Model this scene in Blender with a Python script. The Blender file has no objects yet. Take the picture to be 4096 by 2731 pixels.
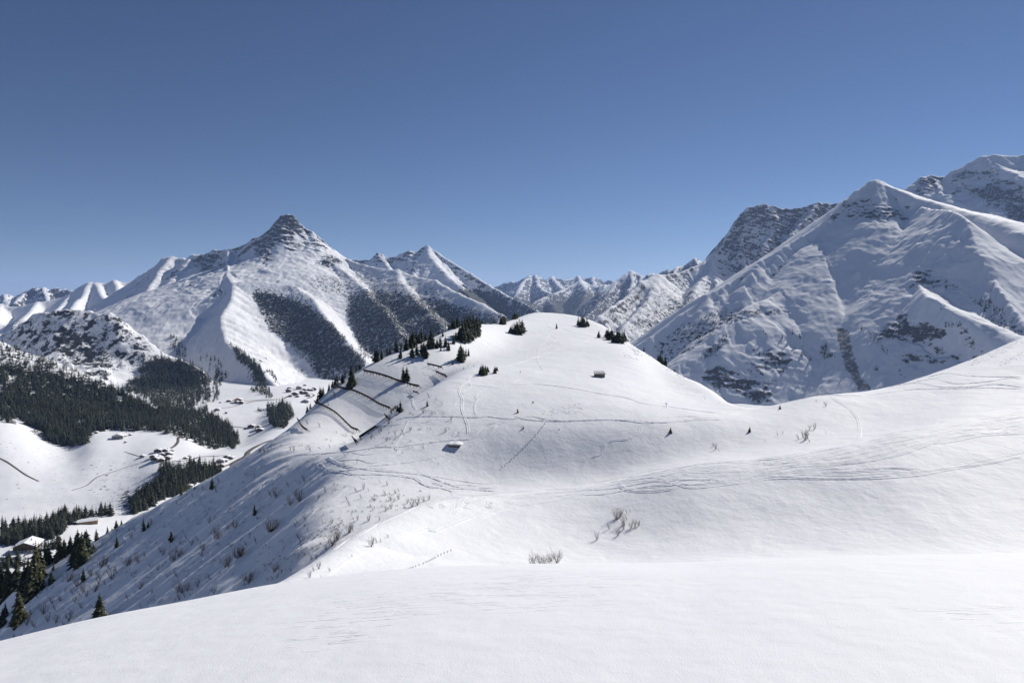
import bpy, math, random
import numpy as np
from mathutils import Vector, Matrix

# ------------------------------------------------------------------ camera, sky, sun
FPX, CX, VH = 2731.0, 2048.0, 1205.0      # focal length, centre column, horizon row (in photo pixels)
SC = bpy.context.scene
COL = SC.collection
cam_d = bpy.data.cameras.new('camera'); cam = bpy.data.objects.new('camera', cam_d); COL.objects.link(cam)
cam_d.sensor_width = 36.0; cam_d.lens = 36.0 * FPX / 4096.0
cam_d.shift_y = -(1365.5 - VH) / 4096.0
cam_d.clip_start = 0.1; cam_d.clip_end = 90000
cam.location = (0, 0, 0); cam.rotation_euler = (math.radians(90), 0, 0)
SC.camera = cam

SUN_AZ, SUN_EL = 42.5, 35.3               # degrees right of the view axis, above the horizon
W = bpy.data.worlds.new('World'); SC.world = W; W.use_nodes = True
nt = W.node_tree; nt.nodes.clear()
sky = nt.nodes.new('ShaderNodeTexSky'); sky.sky_type = 'NISHITA'; sky.sun_disc = False
sky.sun_elevation = math.radians(SUN_EL); sky.sun_rotation = math.radians(SUN_AZ)
sky.altitude = 2900; sky.air_density = 1.0; sky.dust_density = 0.05; sky.ozone_density = 3.0
bg = nt.nodes.new('ShaderNodeBackground'); bg.inputs['Strength'].default_value = 0.050
wo = nt.nodes.new('ShaderNodeOutputWorld')
wb = nt.nodes.new('ShaderNodeMix'); wb.data_type = 'RGBA'; wb.blend_type = 'MULTIPLY'; wb.inputs[0].default_value = 1.0
wb.inputs[7].default_value = (0.94, 0.985, 1.14, 1)      # white balance of the photograph
nt.links.new(sky.outputs[0], wb.inputs[6]); nt.links.new(wb.outputs[2], bg.inputs[0]); nt.links.new(bg.outputs[0], wo.inputs[0])
sl = bpy.data.lights.new('sun', 'SUN'); sl.energy = 5.0; sl.angle = math.radians(0.5); sl.color = (1.0, 0.955, 0.89)
so = bpy.data.objects.new('sun', sl); COL.objects.link(so)
a, e = math.radians(SUN_AZ), math.radians(SUN_EL)
SUNV = Vector((math.sin(a) * math.cos(e), math.cos(a) * math.cos(e), math.sin(e)))
so.rotation_euler = SUNV.to_track_quat('Z', 'Y').to_euler(); so.location = SUNV * 500
SC.view_settings.view_transform = 'Standard'; SC.view_settings.look = 'None'
SC.view_settings.exposure = -0.04; SC.view_settings.gamma = 1.0; SC.view_settings.use_curve_mapping = False
SC.render.engine = 'CYCLES'
SC.cycles.use_denoising = True
SC.cycles.max_bounces = 6; SC.cycles.diffuse_bounces = 3; SC.cycles.volume_bounces = 1
SC.cycles.transparent_max_bounces = 8

# ------------------------------------------------------------------ numeric helpers
RNG = np.random.RandomState(7); random.seed(7)
_G = np.random.RandomState(3).uniform(0, 2 * np.pi, 65536); _GX, _GY = np.cos(_G), np.sin(_G)

def perlin(x, y, seed=0):
    xi = np.floor(x).astype(np.int64); yi = np.floor(y).astype(np.int64); fx = x - xi; fy = y - yi
    def g(ix, iy, dx, dy):
        h = (ix * 374761393 + iy * 668265263 + seed * 974711) & 0x7fffffff
        h = ((h ^ (h >> 13)) * 1274126177) & 0x7fffffff
        h = (h ^ (h >> 16)) & 65535
        return _GX[h] * dx + _GY[h] * dy
    u = fx * fx * fx * (fx * (fx * 6 - 15) + 10); v = fy * fy * fy * (fy * (fy * 6 - 15) + 10)
    a0 = g(xi, yi, fx, fy); a1 = g(xi + 1, yi, fx - 1, fy); b0 = g(xi, yi + 1, fx, fy - 1); b1 = g(xi + 1, yi + 1, fx - 1, fy - 1)
    p = a0 + u * (a1 - a0); q = b0 + u * (b1 - b0)
    return (p + v * (q - p)) * 1.5

def fbm(x, y, oct=4, seed=0, gain=0.5, lac=2.03):
    s = 0.0; a_ = 1.0; n = 0.0
    for o in range(oct):
        s = s + a_ * perlin(x, y, seed + o * 17); n += a_; a_ *= gain; x = x * lac + 13.7; y = y * lac - 7.1
    return s / n

def ridged(x, y, oct=4, seed=0, gain=0.55, lac=2.1):
    s = 0.0; a_ = 1.0; n = 0.0
    for o in range(oct):
        r = 1 - np.abs(perlin(x, y, seed + o * 31)) * 1.6
        s = s + a_ * r * r; n += a_; a_ *= gain; x = x * lac + 5.3; y = y * lac + 9.2
    return s / n

def sstep(a_, b_, x):
    t = np.clip((x - a_) / (b_ - a_), 0, 1); return t * t * (3 - 2 * t)

def pchip_cols(L, V, l):
    """L, V: (nk, nu) knots for each column; l: (nr,) common rows. -> (nu, nr)"""
    h = np.diff(L, axis=0); d = np.diff(V, axis=0) / h
    m = np.zeros_like(V)
    w1 = 2 * h[1:] + h[:-1]; w2 = h[1:] + 2 * h[:-1]
    same = (d[:-1] * d[1:]) > 0
    with np.errstate(divide='ignore', invalid='ignore'):
        hm = (w1 + w2) / (w1 / d[:-1] + w2 / d[1:])
    m[1:-1] = np.where(same, np.nan_to_num(hm), 0); m[0] = d[0]; m[-1] = d[-1]
    out = np.empty((L.shape[1], len(l)))
    lr = l[None, :]
    out[:] = (V[0] + 0 * V[0])[:, None]
    for k in range(L.shape[0] - 1):
        l0, l1 = L[k][:, None], L[k + 1][:, None]
        hh = l1 - l0; t = np.clip((lr - l0) / hh, 0, 1)
        val = ((2 * t**3 - 3 * t**2 + 1) * V[k][:, None] + (t**3 - 2 * t**2 + t) * hh * m[k][:, None]
               + (-2 * t**3 + 3 * t**2) * V[k + 1][:, None] + (t**3 - t**2) * hh * m[k + 1][:, None])
        out = np.where(lr >= l0, val, out)
    return out

def pchip1(xk, yk, x):
    xk = np.asarray(xk, float); yk = np.asarray(yk, float)
    xs = np.clip(x, xk[0], xk[-1])
    return pchip_cols(xk[:, None], yk[:, None], np.asarray(xs, float).ravel())[0].reshape(np.shape(x))

def blur(A, su, sv):
    for ax, s in ((0, su), (1, sv)):
        if s <= 0: continue
        r = int(3 * s) + 1; k = np.exp(-0.5 * (np.arange(-r, r + 1) / s) ** 2); k /= k.sum()
        P = np.pad(A, [(r, r) if i == ax else (0, 0) for i in (0, 1)], mode='edge')
        n = A.shape[ax]; B = 0
        for i, w in enumerate(k):
            B = B + w * (P[i:i + n] if ax == 0 else P[:, i:i + n])
        A = B
    return A

# ------------------------------------------------------------------ object helpers
def tag(o, label=None, cat=None, group=None, kind=None):
    if label: o['label'] = label
    if cat: o['category'] = cat
    if group: o['group'] = group
    if kind: o['kind'] = kind
    return o

def link(name, me, mat=None, parent=None):
    o = bpy.data.objects.new(name, me); COL.objects.link(o)
    if mat is not None and me is not None and not me.materials: me.materials.append(mat)
    if parent is not None: o.parent = parent
    return o

def np_mesh(name, verts, faces, smooth=True):
    """verts (n,3); faces (m,k) all of the same size"""
    me = bpy.data.meshes.new(name); verts = np.asarray(verts, np.float32); faces = np.asarray(faces, np.int32)
    m, k = faces.shape
    me.vertices.add(len(verts)); me.vertices.foreach_set('co', verts.ravel())
    me.loops.add(m * k); me.loops.foreach_set('vertex_index', faces.ravel())
    me.polygons.add(m); me.polygons.foreach_set('loop_start', np.arange(0, m * k, k, dtype=np.int32))
    try: me.polygons.foreach_set('loop_total', np.full(m, k, np.int32))
    except Exception: pass
    me.polygons.foreach_set('use_smooth', np.full(m, smooth, bool))
    me.update(calc_edges=True); me.validate()
    return me

def grid_faces(nu, nr):
    i = np.arange(nu - 1)[:, None] * nr + np.arange(nr - 1)[None, :]
    return np.stack([i, i + nr, i + nr + 1, i + 1], -1).reshape(-1, 4)

def attr(me, name, arr):
    at = me.attributes.new(name, 'FLOAT', 'POINT'); at.data.foreach_set('value', np.asarray(arr, np.float32).ravel())

def inpoly(u, v, P):
    P = np.asarray(P, float); ins = np.zeros(np.shape(u), bool); j = len(P) - 1
    for i in range(len(P)):
        xi, yi = P[i]; xj, yj = P[j]
        c = ((yi > v) != (yj > v)) & (u < (xj - xi) * (v - yi) / (yj - yi + 1e-9) + xi)
        ins ^= c; j = i
    return ins

class Sheet:
    """a height field z(x, y) sampled along rays x / y = const (columns) at depths y (rows)"""
    def __init__(s, us, ys, Z):
        s.us, s.ys, s.Z = us, ys, Z
        s.V = VH - FPX * Z / ys[None, :]
    def mesh(s, name, smooth=True):
        X = (s.us[:, None] - CX) / FPX * s.ys[None, :]; Y = np.broadcast_to(s.ys[None, :], X.shape)
        return np_mesh(name, np.stack([X, Y, s.Z], -1).reshape(-1, 3), grid_faces(len(s.us), len(s.ys)), smooth)
    def xy(s):
        X = (s.us[:, None] - CX) / FPX * s.ys[None, :]; return X, np.broadcast_to(s.ys[None, :], X.shape)
    def z(s, u, y):
        u = np.asarray(u, float); y = np.asarray(y, float)
        fi = np.clip((u - s.us[0]) / (s.us[1] - s.us[0]), 0, len(s.us) - 1.001)
        fj = np.clip(np.interp(y, s.ys, np.arange(len(s.ys))), 0, len(s.ys) - 1.001)
        i = fi.astype(int); j = fj.astype(int); a_ = fi - i; b_ = fj - j; Z = s.Z
        return (Z[i, j] * (1 - a_) * (1 - b_) + Z[i + 1, j] * a_ * (1 - b_) + Z[i, j + 1] * (1 - a_) * b_ + Z[i + 1, j + 1] * a_ * b_)
    def zxy(s, x, y):
        return s.z(CX + FPX * np.asarray(x) / np.asarray(y), y)
    def hit(s, u, v, ymin=0):
        """first surface point seen at photo pixel (u, v): (x, y, z) or None"""
        fi = min(max((u - s.us[0]) / (s.us[1] - s.us[0]), 0), len(s.us) - 1.001); i = int(fi); a_ = fi - i
        Vc = s.V[i] * (1 - a_) + s.V[i + 1] * a_
        ok = np.nonzero((Vc <= v) & (s.ys >= ymin))[0]
        if len(ok) == 0: return None
        k = ok[0]
        if k > 0 and Vc[k - 1] > v:
            t = (Vc[k - 1] - v) / (Vc[k - 1] - Vc[k] + 1e-9); y = s.ys[k - 1] + t * (s.ys[k] - s.ys[k - 1])
        else: y = s.ys[k]
        return Vector(((u - CX) / FPX * y, y, -(v - VH) / FPX * y))

def un(u, v, y):
    return ((u - CX) / FPX * y, y, -(v - VH) / FPX * y)

# ------------------------------------------------------------------ materials
def new_mat(name):
    m = bpy.data.materials.new(name); m.use_nodes = True; t = m.node_tree; t.nodes.clear()
    out = t.nodes.new('ShaderNodeOutputMaterial'); p = t.nodes.new('ShaderNodeBsdfPrincipled')
    t.links.new(p.outputs[0], out.inputs[0])
    return m, t, p

def N(t, typ, **kw):
    n = t.nodes.new(typ)
    for k, v in kw.items():
        if k in n.inputs: n.inputs[k].default_value = v
        else: setattr(n, k, v)
    return n

def plain(name, col, rough=0.8, var=0.25, scale=3.0, spec=0.2):
    m, t, p = new_mat(name); p.inputs['Roughness'].default_value = rough; p.inputs['Specular IOR Level'].default_value = spec
    geo = N(t, 'ShaderNodeTexCoord'); nz = N(t, 'ShaderNodeTexNoise', Scale=scale, Detail=4.0)
    t.links.new(geo.outputs['Object'], nz.inputs['Vector'])
    r = N(t, 'ShaderNodeValToRGB'); r.color_ramp.elements[0].position = 0.3; r.color_ramp.elements[1].position = 0.7
    r.color_ramp.elements[0].color = (*[c * (1 - var) for c in col], 1); r.color_ramp.elements[1].color = (*[min(1, c * (1 + var)) for c in col], 1)
    t.links.new(nz.outputs['Fac'], r.inputs[0]); t.links.new(r.outputs[0], p.inputs['Base Color'])
    return m

SNOW = (0.82, 0.83, 0.85)
def snow_mat(name, scales, dist, strength):
    m, t, p = new_mat(name); p.inputs['Roughness'].default_value = 0.65; p.inputs['Specular IOR Level'].default_value = 0.12
    p.inputs['Base Color'].default_value = (*SNOW, 1)
    tc = N(t, 'ShaderNodeTexCoord'); acc = None
    for sc_, w in scales:
        nz = N(t, 'ShaderNodeTexNoise', Scale=sc_, Detail=4.0, Roughness=0.6); t.links.new(tc.outputs['Object'], nz.inputs['Vector'])
        ml = N(t, 'ShaderNodeMath', operation='MULTIPLY'); ml.inputs[1].default_value = w; t.links.new(nz.outputs['Fac'], ml.inputs[0])
        if acc is None: acc = ml
        else:
            ad = N(t, 'ShaderNodeMath', operation='ADD'); t.links.new(acc.outputs[0], ad.inputs[0]); t.links.new(ml.outputs[0], ad.inputs[1]); acc = ad
    b = N(t, 'ShaderNodeBump', Strength=strength, Distance=dist); t.links.new(acc.outputs[0], b.inputs['Height'])
    t.links.new(b.outputs[0], p.inputs['Normal'])
    return m

def fore_mat():
    m, t, p = new_mat('snow_near'); p.inputs['Roughness'].default_value = 0.6; p.inputs['Specular IOR Level'].default_value = 0.15
    L = t.links.new; p.inputs['Base Color'].default_value = (*SNOW, 1); tc = N(t, 'ShaderNodeTexCoord')
    def nz(scale, det, stretch=(1, 1, 1), rot=0.0, rough=0.6):
        mp = N(t, 'ShaderNodeMapping'); mp.inputs['Scale'].default_value = stretch; mp.inputs['Rotation'].default_value = (0, 0, rot)
        q = N(t, 'ShaderNodeTexNoise', Scale=scale, Detail=det, Roughness=rough); L(tc.outputs['Object'], mp.inputs[0]); L(mp.outputs[0], q.inputs['Vector']); return q.outputs['Fac']
    def ramp(x, lo, hi):
        r = N(t, 'ShaderNodeMapRange', interpolation_type='SMOOTHSTEP'); r.inputs['From Min'].default_value = lo; r.inputs['From Max'].default_value = hi; L(x, r.inputs['Value']); return r.outputs[0]
    def mth(op, a_, b_):
        n = N(t, 'ShaderNodeMath', operation=op)
        for i, q in enumerate((a_, b_)):
            if isinstance(q, (int, float)): n.inputs[i].default_value = q
            else: L(q, n.inputs[i])
        return n.outputs[0]
    # wind-carved scarps: short thin steps in loose patches
    step = ramp(nz(1.0, 3, (2.6, 17.0, 6.0), 0.12), 0.56, 0.60); dn = N(t, 'ShaderNodeVectorMath', operation='DISTANCE'); L(tc.outputs['Object'], dn.inputs[0]); dn.inputs[1].default_value = (0.55, 5.6, -2.2)
    ctr = N(t, 'ShaderNodeMapRange', interpolation_type='SMOOTHSTEP'); ctr.inputs['From Min'].default_value = 2.6; ctr.inputs['From Max'].default_value = 0.3; L(dn.outputs['Value'], ctr.inputs['Value'])
    patch = ramp(mth('ADD', nz(0.5, 3, (1.0, 1.3, 1.0)), mth('MULTIPLY', ctr.outputs[0], 0.18)), 0.60, 0.74)
    scarp = mth('MULTIPLY', mth('MULTIPLY', step, patch), 0.011)
    grain = mth('MULTIPLY', nz(120.0, 2), 0.0035); soft = mth('MULTIPLY', nz(0.9, 3), 0.05); mid = mth('MULTIPLY', nz(9.0, 3), 0.006)
    hsum = mth('ADD', mth('ADD', scarp, grain), mth('ADD', soft, mid))
    b = N(t, 'ShaderNodeBump', Strength=0.75, Distance=1.0); L(hsum, b.inputs['Height']); L(b.outputs[0], p.inputs['Normal'])
    return m

def mountain_mat(name, k=1.0, rock=(0.082, 0.086, 0.094), veg=(0.028, 0.031, 0.03), bump=1.0):
    """snow, with rock where the 'rock' attribute says so and dark scrub where 'veg' does; k = size of the grain in metres / 10"""
    m, t, p = new_mat(name); p.inputs['Roughness'].default_value = 0.75; p.inputs['Specular IOR Level'].default_value = 0.1
    L = t.links.new; tc = N(t, 'ShaderNodeTexCoord')
    def noise(scale, det=5.0, rough=0.62, stretch=None):
        nz = N(t, 'ShaderNodeTexNoise', Scale=scale, Detail=det, Roughness=rough)
        if stretch:
            mp = N(t, 'ShaderNodeMapping'); mp.inputs['Scale'].default_value = stretch; mp.inputs['Rotation'].default_value = (0.25, 0.5, 0)
            L(tc.outputs['Object'], mp.inputs[0]); L(mp.outputs[0], nz.inputs['Vector'])
        else: L(tc.outputs['Object'], nz.inputs['Vector'])
        return nz.outputs['Fac']
    def mth(op, a_, b_=None, clamp=False):
        n = N(t, 'ShaderNodeMath', operation=op); n.use_clamp = clamp
        for i, q in enumerate((a_, b_)):
            if q is None: continue
            if isinstance(q, (int, float)): n.inputs[i].default_value = q
            else: L(q, n.inputs[i])
        return n.outputs[0]
    def mask(attrname, nz, amp, lo, hi):
        at = N(t, 'ShaderNodeAttribute', attribute_name=attrname)
        x = mth('ADD', at.outputs['Fac'], mth('MULTIPLY', mth('SUBTRACT', nz, 0.5), amp))
        mr = N(t, 'ShaderNodeMapRange', interpolation_type='SMOOTHSTEP'); mr.inputs['From Min'].default_value = lo; mr.inputs['From Max'].default_value = hi
        L(x, mr.inputs['Value']); return mr.outputs['Result']
    strata = noise(0.022 / k, 5, 0.68, (1.0, 1.0, 2.6)); fine = noise(0.075 / k, 5, 0.7)
    mixn = mth('ADD', mth('MULTIPLY', strata, 0.55), mth('MULTIPLY', fine, 0.45))
    rk = mask('rock', mixn, 2.5, 0.43, 0.58)
    vg = mask('veg', noise(0.06 / k, 4, 0.7), 2.1, 0.44, 0.60)
    rc = N(t, 'ShaderNodeMix', data_type='RGBA'); rc.inputs[6].default_value = (*[c * 0.6 for c in rock], 1); rc.inputs[7].default_value = (*[c * 1.5 for c in rock], 1)
    L(noise(0.03 / k, 4, 0.6, (1, 1, 3)), rc.inputs[0])
    m1 = N(t, 'ShaderNodeMix', data_type='RGBA'); m1.inputs[6].default_value = (*SNOW, 1); L(rc.outputs[2], m1.inputs[7]); L(rk, m1.inputs[0])
    dt = mask('dirt', fine, 1.3, 0.36, 0.62)
    md_ = N(t, 'ShaderNodeMix', data_type='RGBA'); md_.inputs[7].default_value = (0.24, 0.22, 0.20, 1); L(m1.outputs[2], md_.inputs[6]); L(dt, md_.inputs[0]); m1 = md_
    m2 = N(t, 'ShaderNodeMix', data_type='RGBA'); m2.inputs[7].default_value = (*veg, 1); L(m1.outputs[2], m2.inputs[6]); L(vg, m2.inputs[0])
    L(m2.outputs[2], p.inputs['Base Color'])
    hsum = mth('ADD', mth('MULTIPLY', strata, 12.0 * k), mth('MULTIPLY', fine, 5.0 * k))
    hs = mth('MULTIPLY', hsum, mth('ADD', mth('MULTIPLY', rk, 0.9), 0.10))
    b = N(t, 'ShaderNodeBump', Strength=0.8 * bump, Distance=1.0); L(hs, b.inputs['Height']); L(b.outputs[0], p.inputs['Normal'])
    return m

M_FORE = fore_mat()
M_SNOW = snow_mat('snow_slope', ((0.12, 1.6), (0.5, 0.5), (2.2, 0.16)), 0.5, 0.5)
M_MT = mountain_mat('mountain_rock_snow', 1.0)
M_MT_FAR = mountain_mat('far_mountain', 2.2)
M_HILL = mountain_mat('hillside', 0.5)
M_MT_PALE = mountain_mat('pale_rock_snow', 1.0, rock=(0.125, 0.125, 0.128))
M_HUMP = mountain_mat('rocky_hump', 2.1)
#END_HEAD
# ------------------------------------------------------------------ the near ground
F_U = [0, 400, 760, 1115, 1400, 1654, 1950, 2264, 2682, 2995, 3483, 4096]
F_V = [2563, 2469, 2400, 2334, 2297, 2273, 2260, 2252, 2246, 2232, 2219, 2214]
def FV(u):
    u = np.asarray(u, float)
    return np.where(u < 0, 2563 - u * 0.245, np.where(u > 4096, 2214 + 0 * u, pchip1(F_U, F_V, u)))
EYE, FS, FB = 1.7, -0.02, 0.075
def fore_z(x, y):
    m = np.clip(x / np.maximum(y, 2.5), -1.25, 1.25)
    tanf = (FV(CX + FPX * m) - VH) / FPX
    K = np.clip((tanf - FS + FB * m) / 2, 0.05, 1) ** 2 / EYE
    w = np.clip(y, -12, 60)
    return -EYE - FS * w + FB * x - K * np.abs(w) * w * np.where(w > 0, 1, 0.4)
xs = np.concatenate([np.linspace(-40, -9, 40)[:-1], np.linspace(-9, 9, 220), np.linspace(9, 40, 40)[1:]])
yy = np.concatenate([np.linspace(-12, 1.5, 14)[:-1], np.linspace(1.5, 7, 130)[:-1], np.linspace(7, 30, 170)])
X, Y = np.meshgrid(xs, yy, indexing='ij')
Zf = fore_z(X, Y)
Zf += 0.05 * fbm(X * 0.23, Y * 0.23, 2, 5) * np.clip(Y / 6, 0, 1) * 0.5
fore = link('snow_foreground', np_mesh('snow_foreground', np.stack([X, Y, Zf], -1).reshape(-1, 3), grid_faces(len(xs), len(yy))), M_FORE)
tag(fore, 'smooth sparkling snow slope with wind ripples in the foreground', kind='structure')

U0 = np.linspace(-1500, 5600, 780)
def curve(tab):
    u = [r[0] for r in tab]; return np.log(pchip1(u, [r[1] for r in tab], U0)), pchip1(u, [r[2] for r in tab], U0)
S_T = [(-1500,40,3150),(-700,44,2870),(0,52,2630),(400,60,2530),(800,70,2440),(1050,80,2350),(1087,83,2333),(1297,98,2202),(1508,116,2080),(1718,133,2001),(2000,146,1971),(2227,150,1945),(2414,151,1920),(2602,150,1880),(2789,150,1840),(3000,150,1826),(3277,152,1791),(3440,154,1758),(3651,158,1707),(3838,165,1665),(4096,172,1618),(4800,180,1480),(5600,185,1330)]
def flank(u, y):                       # the steep left flank: falls to the left, rises gently away
    return VH + FPX * (-0.68 * (u - CX) / FPX - 0.2286 + 55.0 / y)
HYL = [(-1500, 205), (-700, 267), (0, 322), (400, 331), (800, 300), (1087, 291)]
HY = HYL + [(1200,308),(1340,332),(1500,350),(1700,395),(1850,455),(2000,600),(2100,730),(2300,760),(2500,600),(2600,470),(2665,410),(2760,335),(2900,285),(3000,240),(3100,238),(3300,242),(3500,255),(3700,272),(4096,290),(4800,276),(5600,282)]
def fl_rows(k):                        # knot k of 6 on the flank columns
    return [(u, y, flank(u, y)) for u, y in [(u, 104 if k == 0 else 130 + (hy * 0.965 - 130) * (k - 1) / 4.0) for u, hy in HYL]]
G2_T = fl_rows(0) + [(1297,118,2390),(1508,128,2190),(1718,147,2060),(2000,160,2000),(2300,163,1968),(2600,163,1905),(2800,162,1862),(3000,163,1846),(3277,167,1802),(3500,172,1762),(3838,182,1676),(4096,190,1624),(4800,195,1486),(5600,200,1336)]
P_T = fl_rows(1) + [(1297,157,2048),(1508,165,1992),(1718,174,1957),(2000,182,1938),(2300,181.5,1922),(2600,182.5,1868),(2800,185,1826),(3000,188,1792),(3277,197,1728),(3500,203,1688),(3838,214,1598),(4096,222,1528),(4800,222,1400),(5600,225,1270)]
T_T = fl_rows(2) + [(1297,197,1850),(1442,200,1790),(1601,203,1745),(1789,205,1720),(2000,206,1702),(2300,206,1690),(2600,205,1685),(2800,206,1682),(3000,208,1680),(3277,215,1640),(3500,222,1610),(3838,240,1510),(4096,250,1420),(4800,248,1280),(5600,252,1150)]
B_T = fl_rows(3) + [(1297,212,1812),(1344,218,1803),(1442,226,1752),(1500,232,1698),(1601,244,1611),(1700,256,1560),(1789,268,1513),(1900,290,1475),(2000,296,1475),(2400,292,1493),(2700,262,1590),(3000,222,1655),(3277,224,1620),(3500,232,1590),(3838,250,1490),(4096,262,1400),(4800,255,1265),(5600,262,1135)]
G3_T = fl_rows(4) + [(1297,262,1775),(1400,266,1772),(1500,278,1745),(1601,292,1668),(1700,312,1585),(1789,335,1502),(1900,375,1440),(2000,390,1427),(2300,400,1405),(2500,380,1412),(2700,292,1555),(2850,262,1605),(3000,228,1642),(3277,230,1600),(3500,240,1572),(3838,258,1472),(4096,270,1382),(4800,260,1255),(5600,268,1125)]
Q_T = fl_rows(5) + [(1297,305,1650),(1400,311,1632),(1500,319,1578),(1601,333,1498),(1700,352,1432),(1789,374,1372),(1900,418,1335),(2100,560,1302),(2300,580,1312),(2400,540,1340),(2500,490,1372),(2700,315,1520),(2850,275,1587),(3000,231,1634),(3277,237,1587),(3500,250,1558),(3838,268,1454),(4096,280,1356),(4800,268,1240),(5600,275,1110)]
H_L = [(-1500,3200),(-700,2850),(0,2436),(94,2320),(164,2274),(253,2223),(393,2150),(510,2073),(702,1982),(865,1900),(994,1825),(1087,1760),(1120,1732),(1181,1680),(1227,1633),(1274,1577),(1312,1540),(1391,1488),(1452,1456),(1545,1404),(1601,1386),(1695,1353),(1789,1301),(1835,1276),(1890,1273),(1978,1271),(2010,1265),(2062,1246),(2104,1242),(2268,1254),(2385,1273),(2502,1330),(2572,1374),(2665,1431),(2759,1496),(2900,1562),(3010,1630),(3120,1606),(3230,1581),(3464,1555),(3604,1531),(3744,1489),(3885,1431),(4002,1380),(4096,1337),(4800,1220),(5600,1095)]
H_y = pchip1([r[0] for r in HY], [r[1] for r in HY], U0); H_v = pchip1([r[0] for r in H_L], [r[1] for r in H_L], U0)
cs = []
Fv = FV(U0)
Sl, Sv = curve(S_T)
yst = pchip1([-1500, 400, 1050, 1300, 1508, 2000, 2400, 3000, 3500, 4096, 5600], [40, 44, 50, 64, 78, 96, 104, 104, 102, 98, 92], U0)
w = sstep(1000, 1350, U0); vst = Fv + (1 - w) * 60 + w * 6; zst = -(vst - VH) / FPX * yst; zS = -(Sv - VH) / FPX * np.exp(Sl)
z21 = fore_z((U0 - CX) / FPX * 21.0, np.full_like(U0, 21.0)) - 1.6
cs.append((np.full_like(U0, math.log(21.0)), np.maximum(Fv + 215, VH - FPX * z21 / 21.0)))
cs.append((np.log(21 + 0.35 * (yst - 21)), Fv + 120))
cs.append((np.log(yst), vst))
for f, sag in ((0.3, 2.0), (0.62, 0.5), (0.86, -0.6)):
    yb = yst + f * (np.exp(Sl) - yst); zb = zst + f * (zS - zst) - sag * w
    cs.append((np.log(yb), VH - FPX * zb / yb))
cs.append((Sl, Sv))
for T in (G2_T, P_T, T_T, B_T, G3_T, Q_T): cs.append(curve(T))
cs.append((np.log(H_y), H_v))
Hz = -(H_v - VH) / FPX * H_y
for step, sl_ in ((0.10, 0.42), (0.28, 0.58), (0.75, 0.68)):
    y2 = H_y * (1 + step); Hz2 = Hz - sl_ * H_y * step
    cs.append((np.log(y2), VH - FPX * Hz2 / y2))
yE = np.maximum(H_y * 2.2, 560); cs.append((np.log(yE), VH + FPX * 420.0 / yE))
L = np.stack([c[0] for c in cs]); V = np.stack([c[1] for c in cs])
for k in range(1, len(L)): L[k] = np.maximum(L[k], L[k - 1] + 0.008)
rows = np.concatenate([np.linspace(math.log(21), math.log(100), 140)[:-1], np.linspace(math.log(100), math.log(800), 390)[:-1], np.linspace(math.log(800), math.log(1700), 40)])
Vg = pchip_cols(L, V, rows)
Vs = blur(Vg, 5.0, 5.0)
# keep the skyline crisp
yr = np.exp(rows)
Zn = -(Vs - VH) / FPX * yr[None, :]
xg = (U0[:, None] - CX) / FPX * yr[None, :]; yg = np.broadcast_to(yr[None, :], xg.shape)
near_amp = sstep(25, 110, yg)
left = sstep(1430, 1120, U0)[:, None] * sstep(95, 125, yg) * (1 - sstep(1080, 1250, U0)[:, None] * sstep(215, 250, yg))
Zn = Zn + near_amp * (0.55 * fbm(xg / 42, yg / 42, 3, 11) + 0.16 * fbm(xg / 9, yg / 9, 3, 12))
# furrows running down the left flank
Zn = Zn + left * 2.7 * (ridged((yg - 0.33 * xg) / 17 + 0.35 * fbm(xg / 40, yg / 40, 2, 8), (xg + 0.33 * yg) / 170, 2, 21) - 0.5)
Zn = Zn + left * 0.38 * (ridged((yg - 0.36 * xg) / 6.5 + 0.3 * fbm(xg / 25, yg / 25, 2, 88), (xg + 0.33 * yg) / 70, 2, 87) - 0.5)
NEAR = Sheet(U0, yr, Zn)
slope = link('snow_slope', NEAR.mesh('snow_slope'), M_SNOW)
tag(slope, 'rolling snow slope with a rounded hill, a hollow and a steep left flank', kind='structure')
#END_P2
# ------------------------------------------------------------------ mountains: ridge lines with slopes falling away from them
def fract(pts, seed, levels=2, amt=0.085):
    """break a drawn ridge line into smaller crooked pieces"""
    r = random.Random(seed); P = [tuple(map(float, q)) for q in pts]
    for lv in range(levels):
        out = [P[0]]
        for a_, b_ in zip(P, P[1:]):
            l_ = math.hypot(b_[0] - a_[0], b_[1] - a_[1])
            if l_ > 14: out.append(((a_[0] + b_[0]) / 2 + r.uniform(-1, 1) * amt * l_, (a_[1] + b_[1]) / 2 + r.uniform(-0.6, 0.6) * amt * l_, (a_[2] + b_[2]) / 2))
            out.append(b_)
        P = out
    return P

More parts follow.
